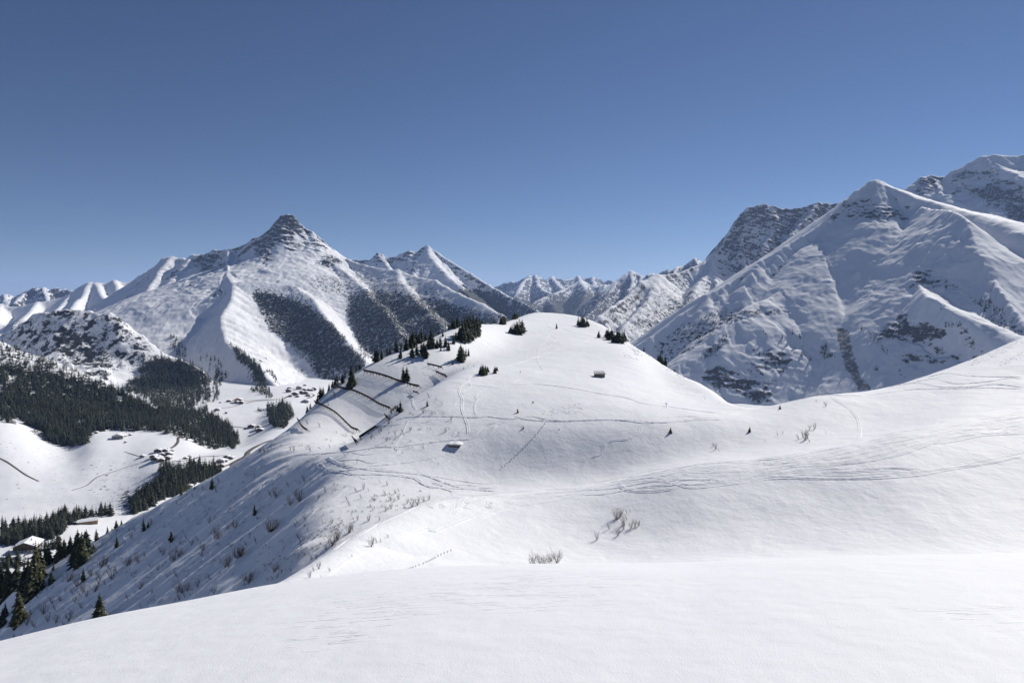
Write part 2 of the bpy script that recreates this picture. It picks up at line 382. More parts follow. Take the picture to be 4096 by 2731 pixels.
def seg_height(x, y, ridges, power=0.92, soft=14.0):
    """soft maximum over ridge segments of (ridge height - drop(distance)); also returns where on the ridge and how far"""
    Hm = np.full(x.shape, -1e9); T = np.zeros(x.shape); D = np.zeros(x.shape); acc = np.zeros(x.shape); best = np.full(x.shape, -1e9)
    parts = []
    for ri, rdg in enumerate(ridges):
        pts, s0, s1 = rdg[:3]; pw = rdg[3] if len(rdg) > 3 else power
        P = np.array([un(*p) for p in pts]); run = 0.0
        for k in range(len(P) - 1):
            ax, ay, az = P[k]; bx, by, bz = P[k + 1]; dx, dy = bx - ax, by - ay; LL = math.hypot(dx, dy) + 1e-6
            tr = ((x - ax) * dx + (y - ay) * dy) / LL**2; t = np.clip(tr, 0, 1)
            d = np.hypot(x - ax - t * dx, y - ay - t * dy)
            zz = az + t * (bz - az)
            if s1 != s0:
                xn, yn = ax + t * dx, ay + t * dy      # left of the ridge (seen from the valley) falls with s0, right of it with s1
                s = s0 + (s1 - s0) * sstep(0.15, 0.9, (x - xn * y / yn) / (d + 1e-6))
            else: s = s0
            de = np.maximum(d - 0.0022 * by, 0); drop = s * 60.0 * ((1 + de / 60.0) ** pw - 1) / pw
            h = zz - drop
            upd = h > best
            T = np.where(upd, ri * 977.0 + run + t * LL, T); D = np.where(upd, d, D); best = np.where(upd, h, best)
            parts.append(h.astype(np.float32)); run += LL
    for h in parts: acc += np.exp(np.clip((h - best) / soft, -30, 0))
    return best + soft * np.log(acc) * 0.6, T, D

def mountain(name, label, ridges, u0, u1, nu, y0, y1, nr, mat, rough=(30, 12, 5), gul=(14, 90), floor=-420, masks=None, soft=14.0, power=0.92, dirt=(), ck=1.0, bands=None, crag=24.0, terr=0.42, dip=0.25, cliffs=(), seed=0, rock_k=1.0, sl_thr=(0.62, 1.0), lower=None):
    us = np.linspace(u0, u1, nu); ys = np.exp(np.linspace(math.log(y0), math.log(y1), nr)) if bands is None else np.concatenate([np.linspace(a_, b_, n_, endpoint=False) for a_, b_, n_ in bands] + [[bands[-1][1]]])
    x = (us[:, None] - CX) / FPX * ys[None, :]; y = np.broadcast_to(ys[None, :], x.shape)
    sc = y1 / 5000.0
    ridges = [ridges[0]] + [r_ if len(r_) > 4 else (fract(r_[0], seed + i_),) + tuple(r_[1:]) for i_, r_ in enumerate(ridges[1:])]
    wx = x + 5 * sc * fbm(x / (160 * sc), y / (160 * sc), 3, seed + 3); wy = y + 5 * sc * fbm(x / (160 * sc), y / (160 * sc), 3, seed + 4)
    Hh, T, D = seg_height(wx, wy, ridges, power, soft)
    a1, a2, a3 = rough
    off = 1 - np.exp(-D / (45.0 * sc))          # the crest itself stays where it was drawn
    Hh = Hh + a1 * (0.25 + 0.75 * off) * fbm(x / (420 * sc), y / (420 * sc), 3, seed + 5) * off
    Hh = Hh + a2 * (ridged(x / (150 * sc), y / (150 * sc), 4, seed + 6) - 0.5) * (0.25 + 0.75 * off)
    Hh = Hh + a3 * fbm(x / (32 * sc), y / (32 * sc), 3, seed + 8)
    gw = T + 25 * sc * fbm(x / (110 * sc), y / (110 * sc), 2, seed + 9)
    Hh = Hh + gul[0] * off * (ridged(gw / gul[1], D / (gul[1] * 7), 3, seed + 10) - 0.55) * np.exp(-D / (900 * sc))
    Hh = np.maximum(Hh, floor - 5)
    Vv = VH - FPX * Hh / ys[None, :]; Ug = np.broadcast_to(us[:, None], Vv.shape)
    # where the photograph shows bare cliffs the face is stepped and steeper; masks move with the surface
    ju = Ug + 22 * fbm(x / (70 * sc), Hh / (50 * sc), 3, seed + 20); jv = Vv + 16 * fbm(x / (70 * sc) + 9, Hh / (50 * sc), 3, seed + 21)
    cm = np.zeros(Vv.shape)
    for P, wgt in cliffs: cm = np.maximum(cm, inpoly(ju, jv, P) * wgt)
    cm = blur(cm, 3.0, 3.0); cm = cm * np.clip(0.82 + 0.75 * fbm(x / (150 * sc) + 0.004 * Hh, Hh / (95 * sc), 3, seed + 44), 0.25, 1.25)
    st = 26.0 * sc; q = (Hh + dip * x + 20 * sc * fbm(x / (90 * sc), y / (90 * sc), 2, seed + 22)) / st
    fr = q - np.floor(q); Hh = Hh + cm * st * terr * (sstep(0.25, 0.75, fr) - fr)
    # crags: ribs and runnels down the cliffs, broken by ledges
    rib = ridged(gw / (52 * sc) + 0.5 * fbm(x / (80 * sc), Hh / (80 * sc), 2, seed + 50), D / (300 * sc), 4, seed + 51) - 0.55
    blk = ridged(x / (75 * sc) + 0.3 * fbm(x / (40 * sc), y / (40 * sc), 2, seed + 52), (y + 0.8 * Hh) / (75 * sc), 4, seed + 53) - 0.55
    Hh = Hh + cm * (0.35 + 0.65 * off) * crag * sc * (0.7 * rib + 0.8 * blk)
    sh = Sheet(us, ys, Hh)
    # steepness from finite differences on the sheet
    du = np.gradient(Hh, axis=0) / np.maximum(np.gradient(x, axis=0), 1e-6)
    dy = np.gradient(Hh, axis=1) / np.gradient(ys)[None, :]
    m_ = (us[:, None] - CX) / FPX; gy = dy - du * m_; steep = np.hypot(du, gy)
    rock = sstep(sl_thr[0], sl_thr[1], steep) * 0.62 * rock_k + 0.04 * fbm(x / (120 * sc), y / (120 * sc), 3, seed + 30)
    rock = np.maximum(rock, cm * ck * (0.20 + 0.50 * sstep(0.55, 1.25, steep)))
    dm = np.zeros(Vv.shape)
    for P, wgt in dirt: dm = np.maximum(dm, inpoly(Ug + 0.35 * (ju - Ug), Vv + 0.35 * (jv - Vv), P) * wgt)
    dm = blur(dm, 1.0, 1.0)
    vg = np.zeros(Vv.shape)
    for P, wgt in (masks or ()): vg = np.maximum(vg, inpoly(ju, jv, P) * wgt)
    vg = blur(vg, 3.0, 3.0)
    me = sh.mesh(name); attr(me, 'rock', np.clip(rock, 0, 0.66)); attr(me, 'veg', vg); attr(me, 'dirt', dm)
    o = link(name, me, mat); tag(o, label, kind='structure'); sh.obj = o
    return sh

# the big pointed mountain on the left
M3R = [
 ([(380,1225,6400),(514,1137,6200),(561,1104,6100),(631,1062,6000),(655,1034,5950),(688,1028,5900),(730,1034,5850),(748,1041,5800),(772,1020,5750),(818,1020,5700),(856,1003,5650),(903,1001,5600),(925,999,5570),(1005,968,5500),(1015,954,5480),(1071,945,5440)], 1.35, 1.2, 0.72, 1),
 ([(1071,945,5440),(1079,930,5430),(1092,908,5420),(1106,887,5410),(1124,868,5400),(1148,861,5400),(1171,864,5400),(1183,882,5400),(1223,917,5400),(1246,929,5400),(1288,961,5400)], 1.9, 1.7, 0.62, 1),
 ([(1288,961,5400),(1321,996,5400),(1349,1025,5380),(1391,1041,5300),(1461,1062,5150)], 0.95, 0.9, 0.8, 1),
 ([(1461,1062,5150),(1531,1076,5000),(1588,1081,4900),(1648,1104,4750),(1742,1123,4550),(1789,1151,4420),(1835,1174,4300),(1929,1216,4050),(2010,1262,3850),(2100,1330,3600)], 0.55, 0.9, 1.15, 1),
 ([(1030,1015,5250),(1100,1003,5190),(1180,1002,5190),(1250,1018,5180),(1330,1055,5120)], 0.42, 0.42, 1.0),
 ([(912,1001,5580),(912,1050,5150),(914,1104,4650),(935,1137,4350),(917,1221,4000),(889,1268,3750),(903,1361,3420),(935,1400,3250),(1000,1440,3050),(1060,1500,2820),(1110,1560,2650)], 0.95, 0.5),
 ([(935,1137,4350),(1060,1128,4420),(1180,1150,4400),(1250,1195,4250),(1310,1280,3850),(1390,1370,3480),(1450,1437,3250)], 0.6, 0.62, 1.05),
 ([(1246,929,5400),(1275,1010,5200),(1330,1060,5050),(1400,1110,4800),(1460,1160,4500),(1530,1230,4100),(1600,1330,3600)], 0.7, 0.75),
 ([(1060,950,5440),(1040,1010,5250),(1075,1080,5000)], 1.0, 0.9),
 ([(1148,862,5400),(1165,960,5250),(1150,1010,5120)], 1.0, 1.0),
 ([(1080,928,5430),(1100,1000,5230)], 1.0, 1.0),
 ([(1588,1081,4900),(1600,1130,4600),(1650,1190,4300),(1720,1260,3900),(1790,1340,3500)], 0.6, 0.6),
 ([(688,1028,5900),(640,1085,5600),(605,1140,5300),(580,1190,5000),(540,1240,4700)], 0.8, 0.6),
 ([(772,1020,5750),(700,1110,5400),(650,1160,5150),(620,1215,4850),(590,1275,4500)], 0.8, 0.6),
 ([(856,1003,5650),(800,1080,5450),(740,1160,5200)], 0.9, 0.9),
]
M3_CLIFF = [
 ([(560,1110),(640,1060),(680,1080),(640,1130),(580,1150)], 0.4), ([(1180,935),(1250,935),(1330,1000),(1340,1040),(1250,1010),(1200,970)], 0.45), ([(700,1100),(800,1110),(830,1160),(740,1190),(690,1150)], 0.45), ([(1330,1070),(1480,1060),(1600,1080),(1700,1120),(1560,1130),(1400,1110)], 0.4),
 ([(1080,925),(1125,862),(1180,868),(1225,915),(1200,935),(1180,925),(1170,960),(1130,965),(1100,1000),(1070,1000)], 0.95),
 ([(1005,965),(1075,942),(1085,1000),(1080,1075),(1060,1080),(1020,1020),(1000,990)], 0.9),
 ([(1140,972),(1215,975),(1225,995),(1150,1000)], 0.85),
 ([(1235,930),(1330,1000),(1280,1010),(1245,985)], 0.6),
 ([(1260,1040),(1345,1015),(1370,1060),(1395,1085),(1330,1075),(1270,1060)], 1.0),
 ([(750,1030),(905,1002),(900,1060),(850,1110),(800,1080),(770,1060)], 0.8),
 ([(660,1040),(740,1035),(720,1060),(670,1065)], 0.8), ([(680,1080),(720,1075),(715,1110),(665,1120)], 0.75),
 ([(830,1160),(910,1135),(900,1175),(820,1220),(805,1210)], 0.8),
 ([(880,1250),(900,1240),(905,1290),(895,1365),(880,1360)], 0.55),
]
M3_VEG = [
 ([(1000,1150),(1080,1170),(1170,1195),(1250,1230),(1330,1290),(1400,1375),(1460,1440),(1450,1500),(1400,1500),(1300,1480),(1240,1430),(1180,1390),(1120,1350),(1080,1320),(1050,1260),(1010,1200)], 0.66),
 ([(1390,1180),(1500,1160),(1620,1180),(1760,1200),(1900,1230),(2060,1280),(2060,1400),(1700,1400),(1500,1440),(1440,1400),(1400,1310),(1370,1240)], 0.62),
 ([(1420,1230),(1600,1240),(1750,1270),(1790,1330),(1600,1400),(1480,1420),(1440,1330)], 0.6),
 ([(1180,1090),(1300,1100),(1420,1090),(1600,1120),(1750,1150),(1850,1200),(1700,1220),(1500,1180),(1350,1190),(1240,1150)], 0.40),
 ([(1000,1130),(1200,1150),(1300,1200),(1260,1230),(1100,1190)], 0.36),
 ([(920,1370),(960,1390),(1000,1430),(1050,1450),(1050,1510),(1080,1560),(1000,1560),(990,1490),(930,1430)], 0.6),
 ([(1245,1440),(1300,1480),(1420,1560),(1300,1560),(1240,1480)], 0.7),
]
MT3 = mountain('mountain', 'tall pointed snowy mountain with a rocky summit block, left of centre', M3R, 330, 2160, 450, 2100, 7200, 330, M_MT, bands=((2100,4100,110),(4100,5000,110),(5000,5700,220),(5700,7200,50)),
               rough=(30, 11, 4.5), gul=(16, 80), ck=1.6, sl_thr=(0.92, 1.5), cliffs=M3_CLIFF, masks=M3_VEG, seed=100)
# the mountain behind its right shoulder
M5R = [
 ([(1300,1060,8200),(1391,1039,8200),(1424,1041,8200),(1489,1039,8150),(1503,1022,8120),(1513,1014,8100),(1527,1022,8100),(1545,1029,8080),(1592,1027,8050),(1602,1016,8030),(1639,1005,8000),(1672,1013,8000),(1690,994,8000),(1709,986,8000),(1742,1006,7950),(1789,1039,7850),(1840,1071,7750),(1882,1095,7650),(1952,1139,7450),(2000,1166,7300),(2040,1190,7100),(2096,1213,6900),(2143,1241,6700),(2220,1290,6400)], 1.4, 1.2, 0.74),
 ([(1709,986,8000),(1745,1060,7600),(1800,1115,7200),(1860,1170,6800),(1930,1230,6300)], 0.8, 0.8),
 ([(1639,1005,8000),(1650,1080,7600),(1690,1150,7000)], 1.0, 1.0),
 ([(1513,1014,8100),(1560,1080,7600)], 1.0, 1.0),
]
M5_CL = [([(1391,1035),(1500,1015),(1690,1000),(1700,1060),(1640,1110),(1580,1060),(1480,1060)], 0.72), ([(1700,1030),(1790,1060),(1880,1120),(1980,1200),(1850,1180),(1720,1130)], 0.55)]
M5_V = [([(1840,1150),(1960,1160),(2150,1240),(2200,1330),(1900,1300),(1780,1200)], 0.85)]
MT5 = mountain('mountain', 'rocky snow dusted mountain behind the right shoulder of the pointed mountain', M5R, 1280, 2260, 250, 5200, 9200, 130, M_MT_FAR, bands=((5200,7200,70),(7200,8300,150),(8300,9200,16)), crag=30.0, rough=(36, 18, 8), gul=(24, 100), sl_thr=(0.95, 1.6), cliffs=M5_CL, masks=M5_V, seed=200)
# front right mountain
M6R = [
 ([(2380,1500,1800),(2450,1440,1880),(2600,1350,2020),(2721,1259,2200),(2782,1222,2280),(2824,1180,2350),(2908,1138,2450),(2996,1082,2550),(3043,1044,2620),(3136,988,2750),(3206,946,2850),(3277,904,2940),(3323,862,3000),(3384,801,3090),(3426,764,3140),(3482,727,3190),(3501,721,3200)], 1.1, 0.95),
 ([(3290,940,2930),(3267,969,2760),(3281,1007,2640),(3288,1068,2480),(3295,1114,2360),(3333,1161,2230),(3365,1240,2030),(3390,1300,1900),(3420,1380,1740),(3470,1480,1560)], 0.4, 1.2, 1.22),
 ([(3288,1068,2480),(3210,1125,2290),(3110,1175,2120),(2996,1230,1960),(2900,1300,1820),(2800,1390,1660),(2700,1480,1500)], 0.5, 0.42, 1.25),
 ([(3210,1135,2290),(3262,1250,1980),(3285,1300,1860),(3300,1360,1740),(3310,1440,1600)], 0.6, 1.1, 1.1),
 ([(3600,1022,2560),(3570,1120,2330),(3560,1210,2120),(3530,1320,1900)], 1.05, 1.0),
 ([(3136,988,2750),(3090,1060,2560),(3020,1130,2380)], 0.95, 0.9),
 ([(3043,1044,2620),(3000,1110,2440),(2960,1170,2300)], 0.6, 0.6, 1.2),
 ([(2908,1138,2450),(2860,1230,2200),(2760,1330,1950)], 0.95, 0.9),
 ([(2824,1180,2350),(2850,1240,2200),(2900,1290,2060)], 0.6, 0.8, 1.1),
 ([(3120,1420,1620),(3060,1500,1480),(2990,1560,1380)], 0.7,0.8),
]
M6R = [([(u, v, 3260 - (3260 - y) * 0.505) for u, v, y in r[0]],) + tuple(r[1:]) for r in M6R] + [
 ([(3501,721,3224),(3525,729,3215),(3557,745,3200),(3618,787,3120),(3674,820,2950),(3726,839,2800),(3791,843,2660),(3833,857,2560),(3875,890,2460),(3885,937,2390),(3913,1012,2290),(3931,1058,2210),(3990,1150,2060),(4060,1250,1900),(4130,1330,1800)], 0.75, 0.95),
 ([(3501,721,3224),(3560,810,3130),(3610,890,3040),(3592,960,2940),(3600,1022,2840),(3700,1075,2630),(3800,1115,2460),(3880,1150,2310),(3980,1220,2110)], 1.25, 0.45),
 ([(3650,1130,2330),(3690,1160,2180),(3715,1190,2070),(3800,1245,1960),(3900,1320,1860),(3990,1380,1790)], 1.05, 0.4, 1.1),
]
M6_CL = [
 ([(3000,1370),(3200,1360),(3330,1400),(3360,1500),(3250,1560),(3050,1560),(2960,1480)], 0.30), ([(3420,1010),(3560,1080),(3640,1230),(3560,1340),(3480,1280),(3420,1150)], 0.22), ([(3280,830),(3360,790),(3420,790),(3400,900),(3330,960),(3290,930)], 0.26),
 ([(3355,830),(3440,790),(3530,800),(3640,880),(3600,890),(3500,880),(3400,880),(3340,870)], 0.64),
 ([(3650,1070),(3720,1085),(3760,1130),(3750,1155),(3680,1140),(3645,1110)], 1.00), ([(3760,1110),(3850,1140),(3890,1175),(3830,1175),(3770,1155)], 0.99),
 ([(3590,1260),(3640,1255),(3600,1310),(3540,1300)], 1.00), ([(3500,1310),(3640,1290),(3800,1310),(3780,1370),(3600,1370),(3500,1350)], 0.74),
 ([(3570,1410),(3740,1415),(3860,1430),(3840,1450),(3700,1460),(3580,1440)], 0.84),
 ([(2900,1280),(2996,1240),(3080,1220),(3060,1260),(2990,1285),(2900,1300)], 0.74), ([(2820,1330),(2900,1260),(2960,1250),(2900,1290),(2840,1350)], 0.69),
 ([(2790,1420),(2900,1330),(2920,1345),(2860,1420),(2800,1440)], 0.84),
 ([(2790,1490),(2880,1475),(2960,1490),(3040,1540),(3100,1570),(3120,1600),(3050,1590),(2960,1550),(2860,1550),(2800,1520)], 0.99),
 ([(2920,1545),(3020,1560),(3100,1640),(2990,1640)], 0.59),
 ([(3030,1400),(3150,1410),(3200,1450),(3100,1500),(3040,1480)], 0.59),
 ([(3600,1130),(3650,1140),(3640,1180),(3600,1180)], 0.74), ([(3000,1230),(3180,1230),(3260,1250),(3180,1260),(3010,1260)], 0.64),
]
for i_ in (-3, -2, -1):
    M6R[i_] = ([(u, v, 3260 - (3260 - y) * 0.85) for u, v, y in M6R[i_][0]],) + tuple(M6R[i_][1:])
MT6 = mountain('mountain', 'broad snowy pyramid mountain on the right with lit spurs on a shaded face', M6R, 2360, 4500, 490, 1500, 4000, 300, M_MT_PALE, bands=((1500,2000,50),(2000,3350,270),(3350,4000,20)), crag=18.0, rough=(18, 3, 2.2), gul=(13, 64), ck=2.3, cliffs=M6_CL, dirt=[([(3338,1303),(3392,1312),(3415,1400),(3440,1490),(3490,1560),(3432,1565),(3384,1480),(3354,1400)], 0.6), ([(3540,1380),(3556,1400),(3600,1470),(3640,1520),(3625,1525),(3580,1470)], 0.5)], masks=[([(2600,1380),(2720,1290),(2850,1240),(2960,1225),(3010,1240),(2900,1310),(2780,1400),(2640,1460)], 0.42), ([(2780,1440),(2900,1335),(2925,1350),(2850,1440)], 0.45), ([(3000,1225),(3200,1215),(3270,1260),(3100,1270),(2990,1290)], 0.33), ([(3850,1170),(3950,1210),(4096,1310),(4096,1350),(4000,1320),(3880,1220)], 0.42)], seed=300, soft=4.0, sl_thr=(1.15, 1.8), rock_k=0.8, power=0.96)
# far right summit behind it
M7R = [
 ([(3560,830,4600),(3604,773,4600),(3641,759,4600),(3660,735,4600),(3688,710,4600),(3726,705,4620),(3782,710,4600),(3810,687,4580),(3866,668,4560),(3885,651,4540),(3927,630,4520),(3983,622,4500),(4025,629,4480),(4096,622,4460),(4300,600,4400),(4700,700,4300)], 0.85, 0.9),
 ([(3927,630,4520),(3990,690,4350),(4070,760,4150),(4150,830,3950),(4300,950,3600)], 1.1, 0.6),
 ([(3726,705,4620),(3760,780,4400),(3800,820,4250)], 1.2, 1.0), ([(3866,668,4560),(3900,740,4350),(3960,830,4100),(4050,900,3850)], 1.2, 1.2),
 ([(4400,900,3300),(4250,1050,3000),(4120,1200,2700),(4060,1300,2500)], 0.7, 0.7),
]
M7_CL = [([(3640,755),(3690,708),(3780,712),(3760,750),(3700,785),(3650,780)], 0.75), ([(3790,710),(3870,670),(3990,690),(4000,720),(3920,720),(3860,770),(3800,790),(3780,740)], 0.62),
         ([(3870,770),(3960,720),(4040,715),(4110,750),(4110,830),(4000,850),(3920,810)], 0.8), ([(3995,840),(4110,820),(4110,900),(4060,900)], 0.95), ([(4040,1160),(4110,1150),(4110,1260),(4060,1240)], 0.5)]
MT7 = mountain('mountain', 'highest snow summit at the right edge with banded rock below its cap', M7R, 3540, 4700, 290, 2300, 5400, 170, M_MT_PALE, bands=((2300,3800,70),(3800,4700,150),(4700,5400,16)), terr=0.5, dip=0.42, rough=(24, 12, 3), gul=(10, 100), ck=2.0, cliffs=M7_CL, seed=400, sl_thr=(0.95, 1.5), rock_k=0.8)
# rocky wall behind its left ridge
M8R = [
 ([(2200,1420,2700),(2300,1350,2850),(2394,1269,3080),(2440,1231,3250),(2478,1208,3400),(2524,1171,3600),(2562,1128,3750),(2627,1101,3950),(2698,1097,4100),(2768,1072,4250),(2810,1054,4350),(2850,1022,4450),(2889,988,4550),(2905,950,4620),(2922,923,4680),(2945,881,4740),(2970,855,4770),(2992,834,4800),(3030,823,4820),(3058,819,4820),(3095,829,4830),(3142,838,4840),(3189,834,4840),(3235,824,4840),(3273,813,4840),(3301,815,4840),(3310,820,4840),(3366,813,4840),(3480,815,4850),(3640,850,4850)], 1.6, 1.2, 0.74),
 ([(2992,834,4800),(2975,930,4600),(2960,1010,4400),(2985,1080,4150),(3020,1150,3900)], 1.2, 1.2),
 ([(3095,829,4830),(3090,920,4600),(3050,1000,4350)], 1.2, 1.2), ([(3273,813,4840),(3220,880,4600),(3150,960,4300)], 1.2, 1.2),
 ([(2850,1022,4450),(2840,1090,4150),(2780,1150,3850),(2740,1230,3500),(2660,1310,3200),(2560,1400,2900)], 0.8, 0.8),
 ([(2627,1101,3950),(2600,1180,3600),(2540,1260,3250),(2480,1330,2950)], 0.75, 0.75),
 ([(2810,1054,4350),(2860,1110,4050),(2890,1180,3700),(2860,1260,3350)], 0.85, 0.85),
]
M8R = [([(u, v, 4850 - (4850 - y) * 0.72) for u, v, y in r[0]],) + tuple(1.12 * q for q in r[1:]) for r in M8R]
M8_CL = [([(2900,960),(2950,870),(3000,825),(3100,830),(3310,815),(3330,860),(3200,940),(3100,1000),(3000,1080),(2950,1100),(2900,1040),(2880,1000)], 0.57),
         ([(2890,990),(2940,880),(2990,840),(2990,900),(2930,990)], 0.73),
         ([(2840,1060),(2960,1080),(3010,1100),(2960,1150),(2870,1180),(2800,1150)], 0.57), ([(2680,1190),(2860,1170),(2820,1250),(2720,1310),(2640,1340),(2560,1380),(2560,1300)], 0.53),
         ([(2500,1250),(2580,1230),(2570,1300),(2510,1310)], 0.52), ([(2400,1270),(2560,1140),(2620,1110),(2560,1180),(2480,1250),(2420,1290)], 0.36)]
MT8 = mountain('mountain', 'steep banded rock wall with snow ledges left of the pyramid mountain', M8R, 2180, 3700, 380, 3000, 5600, 210, M_MT_PALE, bands=((3000,4200,90),(4200,4920,180),(4920,5600,20)), terr=0.5, dip=0.42, rough=(26, 14, 6), gul=(18, 80), sl_thr=(0.95, 1.6), ck=1.4, cliffs=M8_CL, masks=[([(2380,1300),(2480,1222),(2560,1160),(2700,1125),(2860,1170),(2910,1260),(2760,1350),(2560,1430),(2380,1420)], 0.36), ([(2560,1290),(2700,1190),(2860,1180),(2890,1260),(2760,1330),(2600,1380)], 0.5), ([(2900,900),(2990,840),(3300,820),(3330,880),(3100,1060),(2960,1120),(2880,1040)], 0.16)], seed=500)
# far ranges
M9R = [([(2560,1150,9000),(2600,1120,9000),(2623,1105,9000),(2637,1091,9000),(2655,1084,9000),(2674,1077,9000),(2690,1083,9000),(2707,1068,9000),(2730,1062,9000),(2758,1051,9000),(2770,1042,9000),(2779,1034,9000),(2790,1041,9000),(2807,1051,8900),(2850,1075,8700),(2920,1110,8400)], 1.4, 1.2, 0.76),
       ([(2779,1034,9000),(2800,1080,8500)], 1, 1), ([(2707,1068,9000),(2700,1110,8500)], 1, 1)]
MT9 = mountain('mountain', 'small dark jagged peak peeping over the shoulder left of the rock wall', M9R, 2540, 2960, 130, 6500, 9900, 70, M_MT_FAR, rough=(30, 23, 17), sl_thr=(0.45, 0.95), rock_k=1.15, gul=(24, 120), cliffs=[([(2600,1120),(2700,1060),(2790,1030),(2820,1080),(2700,1100)], 0.6)], seed=600)
M10R = [([(2330,1240,9600),(2400,1170,9900),(2440,1143,10100),(2464,1128,10200),(2487,1110,10300),(2505,1097,10400),(2525,1083,10500),(2545,1093,10400),(2571,1107,10200),(2585,1112,10100),(2599,1097,10000),(2612,1096,10000),(2625,1102,9900),(2700,1150,9500)], 0.85, 0.85),
        ([(2571,1107,10200),(2560,1150,9600),(2540,1200,9000)], 0.8, 0.8), ([(2525,1083,10500),(2530,1140,9800),(2500,1220,8900)], 1.0, 1.0), ([(2464,1128,10200),(2400,1210,9300),(2330,1290,8400)], 0.8, 0.8)]
MT10 = mountain('mountain', 'small pale pyramid peak in the distance at the valley head', M10R, 2300, 2760, 140, 7400, 11400, 80, M_MT_FAR, rough=(26, 18, 15), sl_thr=(0.45, 0.95), rock_k=1.15, gul=(24, 130), cliffs=[([(2380,1180),(2480,1140),(2500,1220),(2400,1260)], 0.6)], masks=[([(2300,1200),(2420,1160),(2520,1150),(2640,1150),(2700,1200),(2600,1400),(2300,1400)], 0.6)], seed=700)
M11R = [([(1900,1190,17000),(1984,1148,17000),(2017,1134,17000),(2045,1127,17000),(2068,1129,16800),(2096,1115,16500),(2110,1110,16500),(2120,1103,16500),(2134,1108,16500),(2143,1101,16500),(2162,1110,16500),(2185,1122,16700),(2197,1113,16900),(2209,1105,17000),(2227,1113,17000),(2240,1115,17000),(2255,1122,17500),(2298,1113,18000),(2305,1110,18000),(2314,1105,18000),(2326,1115,18000),(2349,1113,18000),(2360,1110,18000),(2372,1107,18000),(2384,1114,18000),(2396,1115,18000),(2410,1129,18000),(2425,1125,18000),(2438,1119,18000),(2456,1129,18000),(2520,1140,18000)], 1.4, 1.2, 0.76),
        ([(2143,1101,16500),(2155,1140,15300),(2190,1170,14200)], 0.9, 0.8), ([(2120,1103,16500),(2080,1150,15000),(2060,1190,13800)], 0.9, 0.9), ([(2209,1105,17000),(2235,1140,15800),(2260,1160,15000)], 0.9, 0.9), ([(2372,1107,18000),(2380,1140,16500)], 1, 1), ([(2314,1105,18000),(2330,1140,16500)], 1, 1)]
MT11 = mountain('mountain', 'row of distant snowy peaks closing the valley', M11R, 1880, 2540, 170, 11500, 19500, 90, M_MT_FAR, bands=((11500,15500,50),(15500,18300,80),(18300,19500,10)), rough=(45, 32, 26), sl_thr=(0.45, 0.95), rock_k=1.15, gul=(40, 220), cliffs=[([(1960,1160),(2120,1110),(2250,1120),(2440,1125),(2440,1180),(2250,1190),(2000,1200)], 0.42)], masks=[([(1880,1180),(2060,1160),(2200,1165),(2440,1150),(2540,1160),(2540,1300),(1880,1300)], 0.5), ([(1880,1210),(2540,1190),(2540,1300),(1880,1300)], 0.9)], seed=800, floor=-800)
M12R = [([(2020,1260,9000),(2100,1225,10300),(2180,1190,11300),(2250,1160,12000),(2290,1140,12300),(2321,1122,12500),(2345,1132,12300),(2380,1145,12000),(2420,1140,11800),(2445,1138,11700),(2480,1160,11400),(2560,1200,11000)], 0.75, 0.75),
        ([(2321,1122,12500),(2345,1160,11500),(2320,1220,10200),(2260,1300,8800)], 0.7, 0.8), ([(2420,1140,11800),(2430,1200,10500),(2380,1280,9000)], 0.7, 0.7), ([(2180,1190,11300),(2230,1260,9600)], 0.7, 0.7)]
MT12 = mountain('mountain', 'blue hazy forested ridge in front of the distant peaks', M12R, 1990, 2620, 180, 7600, 13500, 90, M_MT_FAR, rough=(40, 30, 19), sl_thr=(0.45, 0.95), rock_k=1.15, gul=(30, 160), masks=[([(1980,1235),(2100,1215),(2250,1172),(2320,1150),(2400,1158),(2500,1165),(2640,1200),(2640,1420),(1980,1420)], 0.66), ([(2000,1260),(2150,1230),(2300,1195),(2500,1195),(2640,1230),(2640,1420),(2000,1420)], 0.95)], seed=900, floor=-700)
M4R = [([(-900,1130,9500),(-600,1150,9500),(-200,1180,9500),(0,1188,9500),(21,1178,9500),(40,1186,9500),(56,1190,9500),(84,1174,9500),(115,1160,9500),(136,1151,9500),(150,1157,9500),(173,1151,9500),(196,1158,9500),(225,1151,9500),(243,1168,9500),(250,1161,9500),(262,1157,9500),(272,1166,9500),(285,1161,9500),(299,1170,9500),(400,1210,9500)], 1.4, 1.2, 0.76),
       ([(173,1151,9500),(190,1200,8900)], 0.9, 0.9), ([(100,1168,9500),(60,1210,8900)], 0.9, 0.9), ([(21,1178,9500),(30,1220,8900)], 0.8, 0.8)]
MT4 = mountain('mountain', 'small grey rocky peaks at the far left edge of the skyline', M4R, -800, 440, 260, 7600, 10500, 70, M_MT_FAR, rough=(30, 25, 17), sl_thr=(0.45, 0.95), rock_k=1.15, gul=(24, 130), cliffs=[([(80,1180),(140,1150),(260,1155),(300,1170),(260,1200),(120,1215)], 0.62)], seed=1000, floor=-600)
